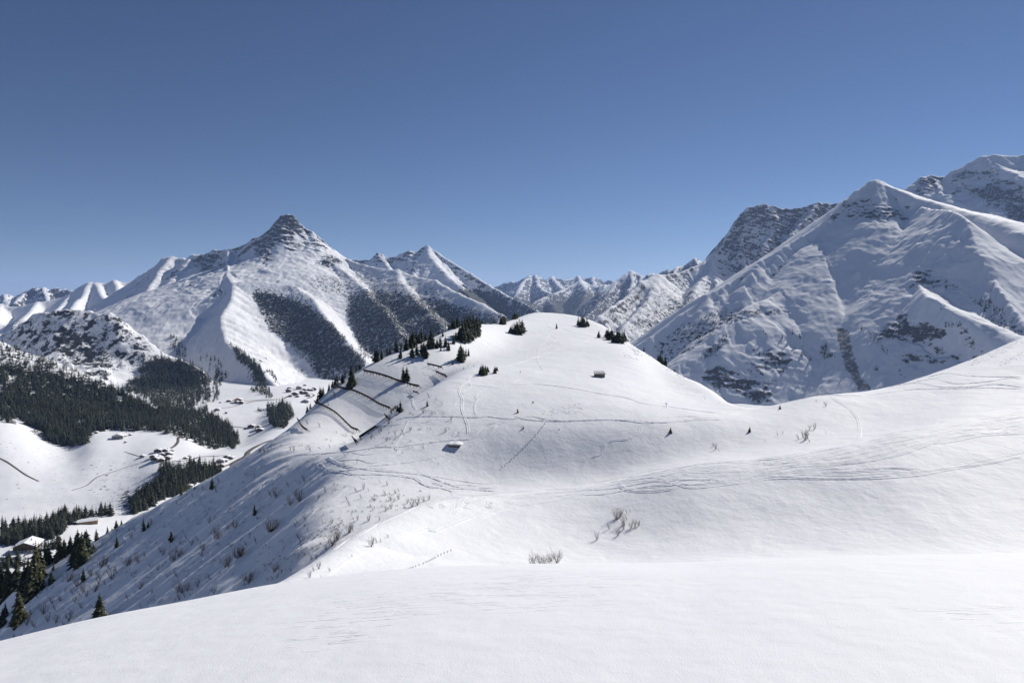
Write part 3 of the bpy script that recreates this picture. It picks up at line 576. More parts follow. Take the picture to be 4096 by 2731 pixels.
M4bR = [([(-900,1270,6800),(-400,1270,6900),(-100,1240,7000),(0,1218,7100),(60,1230,7000),(150,1210,7000),(240,1195,7100),(290,1175,7200),(323,1148,7300),(345,1139,7300),(360,1131,7300),(384,1133,7300),(410,1135,7300),(444,1132,7300),(458,1122,7300),(475,1127,7300),(491,1131,7300),(514,1131,7300),(560,1120,7400),(700,1090,7400)], 0.8, 0.8),
        ([(384,1133,7300),(400,1170,6700),(420,1200,6300),(440,1230,5900)], 0.9, 0.7), ([(360,1131,7300),(330,1190,6600),(280,1240,6000),(250,1260,5800)], 0.8, 0.8), ([(458,1122,7300),(470,1160,6800)], 0.9, 0.8), ([(290,1175,7200),(240,1230,6500),(200,1260,6100)], 0.8, 0.8), ([(150,1210,7000),(110,1260,6200),(60,1300,5600)], 0.8, 0.8), ([(0,1218,7100),(-20,1280,6200)], 0.8, 0.8)]
MT4b = mountain('mountain', 'smooth striped snow ridge on the left in front of the small grey peaks', M4bR, -800, 720, 300, 4800, 8200, 110, M_MT, rough=(22, 14, 3), gul=(18, 150), masks=[([(0,1290),(120,1270),(120,1350),(0,1360)], 0.5)], seed=1100, floor=-500, sl_thr=(0.8,1.4))
#END_P3
# ------------------------------------------------------------------ valley floor and the hillsides on the left
def loft(name, label, us, curves, rows, mat, bl=(2.5, 2.5), noise=(), attrs=None, tail=None):
    cs = []
    for T in curves:
        u = [r[0] for r in T]; cs.append((np.log(pchip1(u, [r[1] for r in T], us)), pchip1(u, [r[2] for r in T], us)))
    L = np.stack([c[0] for c in cs]); V = np.stack([c[1] for c in cs])
    for k in range(1, len(L)): L[k] = np.maximum(L[k], L[k - 1] + 0.01)
    ys = np.exp(rows); Vg = blur(pchip_cols(L, V, rows), *bl)
    Z = -(Vg - VH) / FPX * ys[None, :]
    x = (us[:, None] - CX) / FPX * ys[None, :]; y = np.broadcast_to(ys[None, :], x.shape)
    for amp, wl, sd, fn in noise: Z = Z + amp * (fn(x / wl, y / wl, 3, sd) - (0.5 if fn is ridged else 0))
    sh = Sheet(us, ys, Z); me = sh.mesh(name)
    Ug = np.broadcast_to(us[:, None], Z.shape); Vv = sh.V
    ju = Ug + 20 * fbm(x / 40, y / 60, 3, 71); jv = Vv + 14 * fbm(x / 40 + 5, y / 60, 3, 72)
    for an in ('rock', 'veg'):
        m_ = np.zeros(Z.shape)
        for P, w in (attrs or {}).get(an, ()): m_ = np.maximum(m_, inpoly(ju, jv, P) * w)
        attr(me, an, blur(m_, 1.3, 1.3))
    o = link(name, me, mat); tag(o, label, kind='structure'); sh.obj = o
    return sh
def zc(tab):   # (u, y, z) -> (u, y, v)
    return [(u, y, VH - FPX * z / y) for u, y, z in tab]
UV = np.linspace(-1400, 5200, 560)
V_CUR = [
 zc([(-1400,480,-345),(0,480,-345),(600,520,-345),(1200,700,-350),(2300,900,-380)]),
 zc([(-1400,760,-318),(0,800,-318),(350,900,-318),(600,980,-325),(1000,1150,-335),(2300,1400,-360)]),
 zc([(-1400,900,-318),(0,930,-318),(350,990,-316),(600,1040,-328),(1000,1250,-330),(2300,1700,-360)]),
 [(-1400,960,2140),(0,1000,2110),(300,1060,2060),(500,1090,2010),(620,1120,1950),(700,1200,1885),(900,1320,1845),(1050,1420,1800),(2300,1900,1720)],
 [(-1400,1150,1900),(0,1150,1990),(300,1210,1945),(500,1260,1905),(640,1300,1850),(800,1380,1830),(960,1450,1800),(1100,1600,1740),(2300,2100,1640)],
 [(-1400,1450,1600),(0,1500,1700),(280,1500,1790),(370,1560,1735),(560,1600,1728),(720,1620,1722),(860,1600,1790),(960,1620,1780),(1050,1750,1720),(1150,1850,1660),(2300,2400,1580)],
 zc([(-1400,1700,-170),(0,1750,-262),(350,1760,-318),(700,1900,-322),(860,2000,-330),(1050,2050,-330),(1150,2100,-330),(2300,2900,-420)]),
 zc([(-1400,2600,-300),(0,2600,-340),(700,2400,-345),(900,2400,-338),(1100,2450,-322),(1250,2550,-325),(1400,2700,-345),(2300,3600,-460)]),
 zc([(-1400,3200,-360),(0,3200,-360),(700,3000,-350),(900,2950,-345),(1100,2900,-345),(1250,2900,-350),(2300,4500,-480)]),
 zc([(-1400,6000,-330),(2300,6000,-480)]),
 zc([(-1400,12000,-450),(2300,12000,-600)]),
]
rowsV = np.concatenate([np.linspace(math.log(500), math.log(3200), 230)[:-1], np.linspace(math.log(3200), math.log(12000), 40)])
VAL = loft('valley_floor', 'snow covered valley floor with meadows, far below on the left', UV, V_CUR, rowsV, M_HILL, noise=((2.2, 70, 31, fbm), (0.6, 14, 32, fbm)),
   attrs={'veg': [([(-200,1800),(300,1800),(640,1800),(640,1900),(470,2040),(-200,2140)], 0.17), ([(360,1850),(600,1830),(640,1880),(520,1990),(400,2040)], 0.27), ([(470,1880),(600,1850),(700,1880),(560,1960),(500,2060),(420,2050),(380,1980)], 0.26), ([(480,1960),(580,1950),(570,2060),(470,2040)], 0.5), ([(-50,1740),(300,1790),(340,1830),(200,1830),(-50,1790)], 0.2), ([(640,1840),(700,1840),(820,1850),(900,1850),(800,1870),(680,1880)], 0.45)], 'rock': []})
UB = np.linspace(-900, 2300, 60); 
base_rows = np.linspace(math.log(5000), math.log(42000), 40)
# lower ground under the far ranges and on the right, to the horizon
xb = np.linspace(-42000, 42000, 120); ybv = np.concatenate([np.linspace(-3000, 1500, 20)[:-1], np.linspace(1500, 42000, 80)])
Xb, Yb = np.meshgrid(xb, ybv, indexing='ij')
Zb = -560 + 40 * fbm(Xb / 3000, Yb / 3000, 3, 61)
plain_o = link('lowland', np_mesh('lowland', np.stack([Xb, Yb, Zb], -1).reshape(-1, 3), grid_faces(len(xb), len(ybv))), M_HILL)
tag(plain_o, 'snowy ground beneath the mountains reaching to the horizon', kind='structure')
# forested hillside at the left edge
UF = np.linspace(-1000, 980, 300)
F_CUR = [
 [(-1000,1340,1760),(0,1430,1860),(280,1440,1930),(370,1500,1880),(560,1530,1850),(720,1560,1830),(900,1600,1880),(980,1660,1880)],
 [(-1000,1380,1640),(0,1470,1730),(280,1480,1810),(370,1540,1760),(560,1570,1750),(720,1600,1742),(900,1640,1790),(980,1700,1800)],
 [(-1000,1480,1560),(0,1540,1690),(280,1540,1760),(370,1600,1720),(560,1640,1715),(720,1680,1722),(900,1720,1760),(980,1780,1780)],
 [(-1000,1800,1350),(0,1850,1520),(140,1850,1560),(330,1850,1610),(560,1850,1680),(720,1850,1740),(980,1900,1780)],
 [(-1000,2100,1180),(0,2150,1364),(94,2150,1405),(140,2150,1420),(234,2120,1450),(327,2100,1490),(421,2080,1514),(454,2060,1545),(514,2040,1569),(603,2000,1606),(700,1980,1660),(800,1960,1720),(980,2000,1790)],
 [(-1000,2300,1240),(0,2330,1420),(234,2300,1510),(454,2220,1600),(603,2150,1660),(800,2100,1760),(980,2150,1820)],
 zc([(-1000,3000,-300),(0,3000,-360),(980,2700,-400)]),
]
FHILL = loft('hillside', 'forested hillside at the left edge above the meadow', UF, F_CUR, np.linspace(math.log(1360), math.log(2900), 190), M_HILL, noise=((7, 110, 41, ridged), (1.5, 26, 42, fbm)),
   attrs={'veg': [([(-1000,1300),(0,1370),(240,1440),(460,1545),(720,1690),(900,1790),(300,1800),(-1000,1800)], 0.18), ([(-1000,1450),(0,1560),(300,1600),(600,1650),(900,1790),(300,1800),(-1000,1800)], 0.6)], 'rock': []})
# rocky hump with dwarf pine behind it
UH = np.linspace(-900, 1060, 330)
Hh_CUR = [
 [(-900,2400,1560),(0,2350,1640),(300,2330,1640),(560,2200,1700),(720,2050,1760),(860,2050,1790),(960,2100,1790),(1060,2200,1790)],
 [(-900,2550,1440),(0,2500,1520),(200,2480,1530),(400,2480,1560),(560,2450,1620),(720,2380,1680),(860,2350,1730),(960,2350,1740),(1060,2400,1760)],
 [(-900,2750,1330),(0,2800,1420),(200,2780,1400),(400,2780,1430),(560,2750,1500),(700,2700,1570),(830,2620,1640),(960,2600,1700),(1060,2600,1740)],
 [(-900,2950,1260),(0,3000,1338),(117,3000,1269),(210,3000,1245),(281,3000,1240),(374,3000,1249),(468,2980,1263),(505,2970,1296),(561,2960,1338),(645,2940,1403),(702,2920,1436),(795,2900,1470),(833,2880,1504),(860,2850,1600),(960,2820,1670),(1060,2800,1720)],
 [(-900,3200,1340),(0,3200,1400),(281,3250,1310),(468,3200,1330),(645,3150,1460),(833,3050,1560),(1060,3000,1740)],
 zc([(-900,3900,-330),(281,4100,-300),(1060,3700,-330)]),
]
HUMP = loft('hillside', 'rocky hump dotted with dark dwarf pines, between forest and pointed mountain', UH, Hh_CUR, np.linspace(math.log(2050), math.log(4000), 200), M_HUMP, noise=((34, 230, 51, ridged), (6, 95, 52, fbm), (2, 34, 53, fbm)),
   attrs={'veg': [([(0,1330),(120,1265),(280,1235),(480,1255),(560,1340),(640,1420),(560,1480),(400,1480),(260,1460),(100,1400),(0,1360)], 0.46), ([(200,1330),(320,1320),(420,1400),(440,1440),(380,1460),(250,1420)], 0.62), ([(340,1480),(460,1480),(420,1540),(350,1520)], 0.6), ([(560,1330),(700,1430),(840,1500),(860,1600),(900,1700),(700,1720),(560,1600),(500,1440)], 0.36), ([(620,1440),(840,1500),(860,1640),(940,1760),(640,1720),(560,1560)], 0.55)],
          'rock': [([(50,1300),(500,1280),(560,1400),(300,1480),(60,1380)], 0.22)]})
#END_P4
# ------------------------------------------------------------------ plants
M_TRUNK = plain('bark', (0.075, 0.055, 0.042), 0.9, 0.3, 4.0)
def needles(name, a_, b_, snow):
    m, t, p = new_mat(name); p.inputs['Roughness'].default_value = 0.85; p.inputs['Specular IOR Level'].default_value = 0.1; L = t.links.new
    oi = N(t, 'ShaderNodeObjectInfo'); tc = N(t, 'ShaderNodeTexCoord'); nz = N(t, 'ShaderNodeTexNoise', Scale=11.0, Detail=3.0); L(tc.outputs['Object'], nz.inputs['Vector'])
    mx = N(t, 'ShaderNodeMix', data_type='RGBA'); mx.inputs[6].default_value = (*a_, 1); mx.inputs[7].default_value = (*b_, 1); L(oi.outputs['Random'], mx.inputs[0])
    fl = N(t, 'ShaderNodeMapRange'); fl.inputs['From Min'].default_value = 0.60; fl.inputs['From Max'].default_value = 0.70; fl.inputs['To Max'].default_value = snow; L(nz.outputs['Fac'], fl.inputs['Value'])
    m2 = N(t, 'ShaderNodeMix', data_type='RGBA'); m2.inputs[7].default_value = (*SNOW, 1); L(mx.outputs[2], m2.inputs[6]); L(fl.outputs[0], m2.inputs[0]); L(m2.outputs[2], p.inputs['Base Color']); return m
M_CROWN = needles('spruce_needles', (0.020, 0.032, 0.020), (0.058, 0.060, 0.030), 0.35)
M_CROWN2 = plain('spruce_needles_brown', (0.055, 0.052, 0.025), 0.85, 0.5, 9.0, 0.1)
M_TWIG = plain('shrub_twigs', (0.095, 0.072, 0.055), 0.9, 0.3, 3.0)
M_FARTREE = plain('far_needles', (0.030, 0.038, 0.027), 0.9, 0.4, 3.0, 0.05)

def tri_mesh(name, verts, tris, smooth=False):
    return np_mesh(name, np.array(verts), np.array(tris), smooth)

def crown_mesh(name, seed, layers, nb, rad=0.19, ragged=0.3, low=0.05, lop=0.0):
    """unit-height conifer crown: whorls of drooping, bent, feathered sprays of unequal length round the stem"""
    r = random.Random(seed); V = []; T = []
    for i in range(layers):
        t = i / (layers - 1.0); h = low + (0.985 - low) * t ** 0.92
        R = rad * ((1 - t) ** 0.82) * (0.82 + 0.3 * r.random()) + 0.006
        if t < 0.12: R *= 0.78 + 1.6 * t
        n = max(4, int(nb * (1 - 0.5 * t)))
        a0 = r.random() * 6.28
        for k in range(n):
            a_ = a0 + 6.283 * k / n + r.uniform(-0.3, 0.3); L_ = R * r.uniform(1 - ragged, 1 + ragged) * (1 + lop * math.cos(a_))
            dz = -L_ * r.uniform(0.25, 0.62); up = L_ * r.uniform(0.05, 0.2); w_ = L_ * r.uniform(0.3, 0.44) + 0.006
            ca, sa = math.cos(a_), math.sin(a_); b = len(V)
            V += [(0, 0, h + 0.02), (ca * L_ * 0.55 - sa * w_, sa * L_ * 0.55 + ca * w_, h + dz * 0.65 + up * 0.2), (ca * L_ * 0.5, sa * L_ * 0.5, h + dz * 0.25 + up),
                  (ca * L_ * 0.55 + sa * w_, sa * L_ * 0.55 - ca * w_, h + dz * 0.65 + up * 0.2), (ca * L_, sa * L_, h + dz)]
            T += [(b, b + 1, b + 2), (b, b + 2, b + 3), (b + 1, b + 4, b + 2), (b + 2, b + 4, b + 3)]
    b = len(V); V += [(0.012, 0, 0.93), (-0.006, 0.01, 0.93), (-0.006, -0.01, 0.93), (0, 0, 1.0)]
    T += [(b, b + 1, b + 3), (b + 1, b + 2, b + 3), (b + 2, b, b + 3)]
    return tri_mesh(name, V, T)

def trunk_mesh(name, r0=0.016, top=0.9, sides=6):
    V = []; T = []
    for z, r in ((-0.05, r0 * 1.25), (0.25, r0 * 0.8), (top, r0 * 0.2)):
        for k in range(sides): V.append((r * math.cos(6.283 * k / sides), r * math.sin(6.283 * k / sides), z))
    for j in range(2):
        for k in range(sides):
            a_, b_ = j * sides + k, j * sides + (k + 1) % sides
            T += [(a_, b_, b_ + sides), (a_, b_ + sides, a_ + sides)]
    return tri_mesh(name, V, T)

CROWNS = {'hi': [crown_mesh('crown', 10 + i, 21, 13, (0.225, 0.19, 0.25)[i], 0.5) for i in range(3)],
          'mid': [crown_mesh('crown', 30 + i, 15, 11, (0.24, 0.2, 0.27, 0.19)[i], 0.48) for i in range(4)],
          'lo': [crown_mesh('crown', 50 + i, 8, 7, (0.24, 0.2, 0.27)[i], 0.32) for i in range(3)],
          'wide': [crown_mesh('crown', 110 + i, 13, 12, (0.30, 0.26, 0.34)[i], 0.5, 0.02) for i in range(3)],
          'bushy': [crown_mesh('crown', 70 + i, 12, 13, 0.42, 0.4, 0.02) for i in range(2)]}
for lst in CROWNS.values():
    for me in lst: me.materials.append(M_CROWN)
BROWN = crown_mesh('crown', 91, 12, 10, 0.26, 0.45, 0.03); BROWN.materials.append(M_CROWN2)
TRUNK = trunk_mesh('trunk'); TRUNK.materials.append(M_TRUNK)

def tree(loc, h, lod, rs, label=None, group=None, kind='spruce_tree', cat='tree', me=None):
    t = bpy.data.objects.new(kind, None); COL.objects.link(t); t.empty_display_size = 0.2
    t.location = loc; wdt = rs.uniform(0.85, 1.2)
    t.scale = (h * wdt, h * wdt, h); t.rotation_euler = (rs.uniform(-.04, .04), rs.uniform(-.04, .04), rs.uniform(0, 6.28))
    link('crown', me or rs.choice(CROWNS[lod]), None, t); link('trunk', TRUNK, None, t)
    tag(t, label, cat, group); return t

def near_pt(u, v):
    p = NEAR.hit(u, v, 24.0)
    if p is None or p.y > 800:
        i = int(np.clip((u - NEAR.us[0]) / (NEAR.us[1] - NEAR.us[0]), 0, len(NEAR.us) - 1))
        ok = (NEAR.ys > 150) & (NEAR.ys < 800); k = np.nonzero(ok)[0][np.argmin(NEAR.V[i][ok])]
        y = NEAR.ys[k]; p = Vector(((u - CX) / FPX * y, y, float(NEAR.Z[i, k])))
    return p
def sheet_pt(u, v, sheets):
    best = None
    for s in sheets:
        if not (s.us[0] <= u <= s.us[-1]): continue
        p = s.hit(u, v)
        if p is not None and (best is None or p.y < best.y): best = p
    return best
def ordn(n):
    W_ = ['first','second','third','fourth','fifth','sixth','seventh','eighth','ninth','tenth','eleventh','twelfth']
    return W_[n - 1] if n <= 12 else '%d%s' % (n, {1: 'st', 2: 'nd', 3: 'rd'}.get(n % 10 if n % 100 not in (11, 12, 13) else 0, 'th'))

CL = [
 ('in the dark clump at the right edge of the hilltop', 'spruces standing together on the right of the hilltop',
  [(2434,1358,42),(2445,1361,47),(2427,1351,35),(2455,1370,50),(2467,1372,52),(2477,1374,54),(2488,1374,52),(2497,1366,42)]),
 ('standing alone just left of the dark clump on the hill', None, [(2395,1351,28)]),
 ('in the round clump on top of the hill', 'spruces in the round clump on the hilltop', [(2314,1302,36),(2324,1307,42),(2336,1309,42),(2347,1306,36),(2330,1303,40)]),
 ('standing alone beside the ski tracks below the summit of the hill', None, [(2227,1315,23)]),
 ('in the tiny cluster on the crest of the hill', 'tiny spruces on the crest', [(2178,1250,12),(2186,1251,13),(2194,1251,10)]),
 ('in the clump under the crest, left of the ski tracks', 'spruces under the crest', [(2048,1334,36),(2057,1335,44),(2069,1337,50),(2081,1338,58),(2090,1331,52),(2042,1332,28)]),
 ('in the narrow group casting long shadows on the upper hill', 'spruces with long shadows', [(2005,1298,30),(2011,1297,35),(2018,1296,33),(2031,1285,14),(2037,1284,16)]),
 ('in the small group on the left shoulder of the crest', 'spruces on the left shoulder of the crest', [(2052,1276,24),(2060,1277,28),(2066,1274,22)]),
 ('alone as a tiny dot on the upper left hill', None, [(1988,1289,8)]),
 ('in the tall thick clump on the upper left of the hill', 'spruces in the tall thick clump', [(1840,1360,60),(1850,1366,75),(1861,1362,80),(1871,1355,84),(1882,1353,88),(1894,1344,80),(1906,1341,72),(1916,1341,60),(1838,1354,42),(1920,1306,30),(1929,1283,22),(1903,1292,26)]),
 ('in the clump on the skyline left of the tall thick clump', 'spruces on the skyline of the hill', [(1796,1311,28),(1807,1315,38),(1817,1315,40),(1828,1311,42),(1835,1304,33)]),
 ('in the pair left of the tall thick clump', 'spruces in a pair', [(1814,1374,38),(1824,1362,36)]),
 ('in the dense wood along the upper left ridge', 'spruces along the upper left ridge',
  [(1604,1386,33),(1625,1400,52),(1639,1372,52),(1648,1390,62),(1658,1372,54),(1667,1367,54),(1677,1362,48),(1686,1362,54),(1702,1346,36),(1724,1343,46),(1723,1390,62),(1730,1376,48),(1714,1395,52),(1695,1423,56),(1702,1430,52),(1686,1414,48),(1667,1418,48),(1648,1428,56),(1602,1432,40),(1585,1409,44),(1560,1409,36),(1550,1423,34),(1508,1446,58),(1501,1449,48),(1527,1437,44),(1756,1332,20),(1771,1346,22),(1747,1390,34),(1761,1386,42),(1749,1393,20),(1782,1386,42),(1794,1400,33),(1763,1404,20)]),
 ('in the tall pair standing between the snow barriers', 'tall spruces between the snow barriers', [(1613,1521,58),(1627,1519,52)]),
 ('in the clump above the sunny shoulder of the hill', 'spruces above the sunny shoulder', [(1835,1442,50),(1845,1446,64),(1854,1439,48),(1864,1423,32),(1874,1423,30),(1811,1458,18),(1837,1460,9)]),
 ('in the sunny round clump left on the hill', 'spruces in the sunny round clump', [(1927,1498,40),(1934,1502,44),(1943,1498,38),(1922,1495,32),(1951,1488,24)]),
 ('in the small pair right of the sunny round clump', 'spruces in the small sunny pair', [(1980,1493,29),(1988,1484,20)]),
 ('in the scattered row of tiny trees above the sunny round clump', 'tiny scattered spruces', [(1854,1477,14),(1873,1465,9),(1895,1465,9),(1912,1448,7)]),
 ('beside the lower end of the long snow barrier', 'spruces by the end of the barrier', [(1602,1648,44),(1590,1645,28)]),
 ('standing alone on the bushy shoulder below the barriers', None, [(1709,1624,26)]),
 ('along the left edge of the hill above the village', 'spruces along the left edge of the hill',
  [(1405,1545,72),(1403,1475,46),(1424,1467,30),(1440,1470,33),(1408,1484,42),(1372,1531,40),(1380,1512,36),(1368,1498,28),(1349,1540,44),(1340,1535,38),(1330,1526,33),(1316,1533,38),(1314,1521,28),(1288,1554,46),(1281,1573,50),(1293,1549,38),(1270,1585,40),(1230,1615,30),(1242,1600,32)]),
 ('on the right skyline of the hill against the shaded mountain', 'spruces on the right skyline of the hill', [(2640,1417,36),(2649,1421,34),(2661,1431,38),(2633,1412,26)]),
 ('standing alone as a small tree on the right skyline of the hill', None, [(2575,1384,20)]),
 ('standing alone left of the wooden hut', None, [(2081,1489,9)]),
 ('with a long thin shadow on the rim of the hollow', None, [(2071,1650,20)]),
 ('with a long thin shadow just below the rim track', None, [(2093,1714,14)]),
 ('on the far side of the hollow beside the footprints', None, [(2179,1695,8)]),
 ('in the middle of the far slope of the hollow', None, [(2237,1718,8)]),
 ('on the right skyline beside the ski tracks', None, [(3120,1636,19)]),
 ('with a long shadow on the shaded slope under the right ridge', None, [(2998,1726,22)]),
 ('standing at the very edge of the foreground snow', None, [(398,2492,112)]),
 ('standing alone high on the steep left slope', None, [(847,1954,46)]), ('standing at the top edge of the left slope', None, [(725,1977,34)]), ('small and alone at the top edge of the left slope', None, [(779,1954,16)]),
 ('standing alone in the middle of the steep left slope', None, [(1019,2057,42)]), ('standing alone among the bare shrubs on the left slope', None, [(685,2162,40)]),
 ('in the pair below the ski tracks on the left slope', 'spruces in a pair on the left slope', [(575,2120,50),(593,2108,24)]), ('thin and alone on the left slope', None, [(468,2185,40)]),
 ('along the lower rim of the left slope', 'spruces along the lower rim', [(486,2087,24),(465,2096,32),(448,2106,16),(430,2129,30),(386,2162,46)]),
 ('in the big dark group on the lower left slope', 'big spruces on the lower left slope', [(309,2260,130),(327,2255,118),(348,2223,98),(337,2200,70),(281,2180,62),(374,2199,26),(224,2250,46),(238,2227,70),(257,2218,64),(300,2190,56)]),
 ('in the dark wood in the lower left corner', 'big spruces in the lower left corner',
  [(28,2372,140),(9,2410,150),(65,2335,110),(94,2386,122),(117,2396,140),(140,2368,131),(150,2335,154),(159,2274,94),(182,2260,89),(196,2246,75),(47,2312,84),(75,2494,122),(61,2499,70),(206,2333,52),(213,2279,24),(175,2349,38),(334,2323,52),(9,2503,66),(20,2470,60),(56,2550,17),(84,2541,14),(110,2330,90),(130,2300,80),(20,2330,90),(170,2310,80)]),
]
RS = random.Random(5); N_IND = 0; FIRST_LO = None
for place, grp, pts in CL:
    pts = sorted(pts); hs = [p[2] for p in pts]; lo_, hi_ = min(hs), max(hs)
    for i, (u, v, h) in enumerate(pts):
        p = near_pt(u, v); H_m = 1.14 * h * p.y / FPX
        lod = 'hi' if h > 60 else 'mid' if h > 16 else 'lo'
        if h > 16 and any(w_ in place for w_ in ('right edge of the hilltop', 'round clump', 'under the crest', 'small pair', 'long shadows', 'left shoulder of the crest')): lod = 'wide'
        me = None; kd = 'spruce_tree'
        if place.startswith('with a long') or h < 12 and grp is None: me = BROWN; kd = 'young_spruce'
        if len(pts) == 1: lab = ('dark green spruce ' if me is None else 'little brownish young spruce ') + place
        else:
            sz = 'tallest' if h == hi_ and hs.count(h) == 1 else 'smallest' if h == lo_ and hs.count(h) == 1 else None
            lab = '%s spruce %s, %s' % ('dark' if len(place.split()) < 12 else '', place, ('the %s' % sz) if sz else '%s from left' % ordn(i + 1)); lab = lab.strip()
        p.z -= 0.15
        t_ = tree(p, H_m, lod, RS, lab, grp, kd, 'tree', me); N_IND += 1
# round bushy little conifers
for u, v, h, lab in ((2682,1730,24,'round dark dwarf conifer with pointed shadow on the hollow\'s far slope'), (2132,1611,10,'tiny round bush between the hut and the hollow'), (2698,1454,11,'low brown bush on the right skyline of the hill')):
    p = near_pt(u, v); p.z -= 0.1
    tree(p, h * p.y / FPX, 'bushy', RS, lab, None, 'dwarf_conifer', 'bush')

# bare shrubs
def shrub_mesh(seed, n, spread, lean, twigs):
    r = random.Random(seed); V = [[], []]; T = [[], []]
    def tube(pts, rad, w):
        b = len(V[w]); m = len(pts)
        for i, (p, q) in enumerate(zip(pts, rad)):
            for k in range(3):
                a_ = 2.094 * k; V[w].append((p[0] + q * math.cos(a_), p[1] + q * math.sin(a_), p[2]))
        for i in range(m - 1):
            for k in range(3):
                a_, c_ = b + i * 3 + k, b + i * 3 + (k + 1) % 3
                T[w].append((a_, c_, c_ + 3)); T[w].append((a_, c_ + 3, a_ + 3))
    for s in range(n):
        a_ = r.uniform(0, 6.28); sp = spread * r.uniform(0.2, 1.0); L_ = r.uniform(0.6, 1.0)
        bx, by = r.uniform(-.08, .08), r.uniform(-.08, .08); pts = []; x, y, z = bx, by, -0.06
        dx, dy = math.cos(a_) * sp + lean[0], math.sin(a_) * sp + lean[1]
        for i in range(5):
            f = i / 4; pts.append((bx + dx * L_ * f * (1.2 - 0.35 * f) + r.uniform(-.05, .05), by + dy * L_ * f * (1.2 - 0.35 * f) + r.uniform(-.05, .05), -0.06 + L_ * f * (0.75 + 0.3 * f)))
        tube(pts, [0.010, 0.008, 0.006, 0.004, 0.002], 0)
        for q in range(twigs):
            i = r.choice((1, 2, 2, 3, 3)); f = r.random(); p = [pts[i][c] + f * (pts[i + 1][c] - pts[i][c]) for c in range(3)] if i < 4 else pts[4]
            l2 = r.uniform(0.12, 0.32); b_ = r.uniform(0, 6.28); e_ = (p[0] + l2 * (0.6 * math.cos(b_) + dx * 0.4), p[1] + l2 * (0.6 * math.sin(b_) + dy * 0.4), p[2] + l2 * r.uniform(0.5, 1.0))
            mid = tuple((p[c] + e_[c]) / 2 + (0.02 if c == 2 else 0) for c in range(3))
            tube([p, mid, e_], [0.0045, 0.003, 0.0015], 1)
    out = []
    for w, nm in ((0, 'stems'), (1, 'twigs')):
        me = tri_mesh(nm, V[w], T[w]); me.materials.append(M_TWIG); out.append(me)
    return out
SHRUBS = [shrub_mesh(1, 16, 0.55, (-0.1, 0), 7), shrub_mesh(2, 12, 0.4, (-0.25, -0.05), 7), shrub_mesh(3, 20, 0.7, (-0.15, 0), 6), shrub_mesh(4, 8, 0.35, (-0.3, -0.1), 6), shrub_mesh(5, 24, 0.85, (-0.05, 0), 6), shrub_mesh(6, 6, 0.3, (-0.5, -0.1), 5)]
def Zs(x0, y0, pts): return [(x0 + a_ / 2.138, y0 + b_ / 2.138, c_ / 2.138) for a_, b_, c_ in pts]
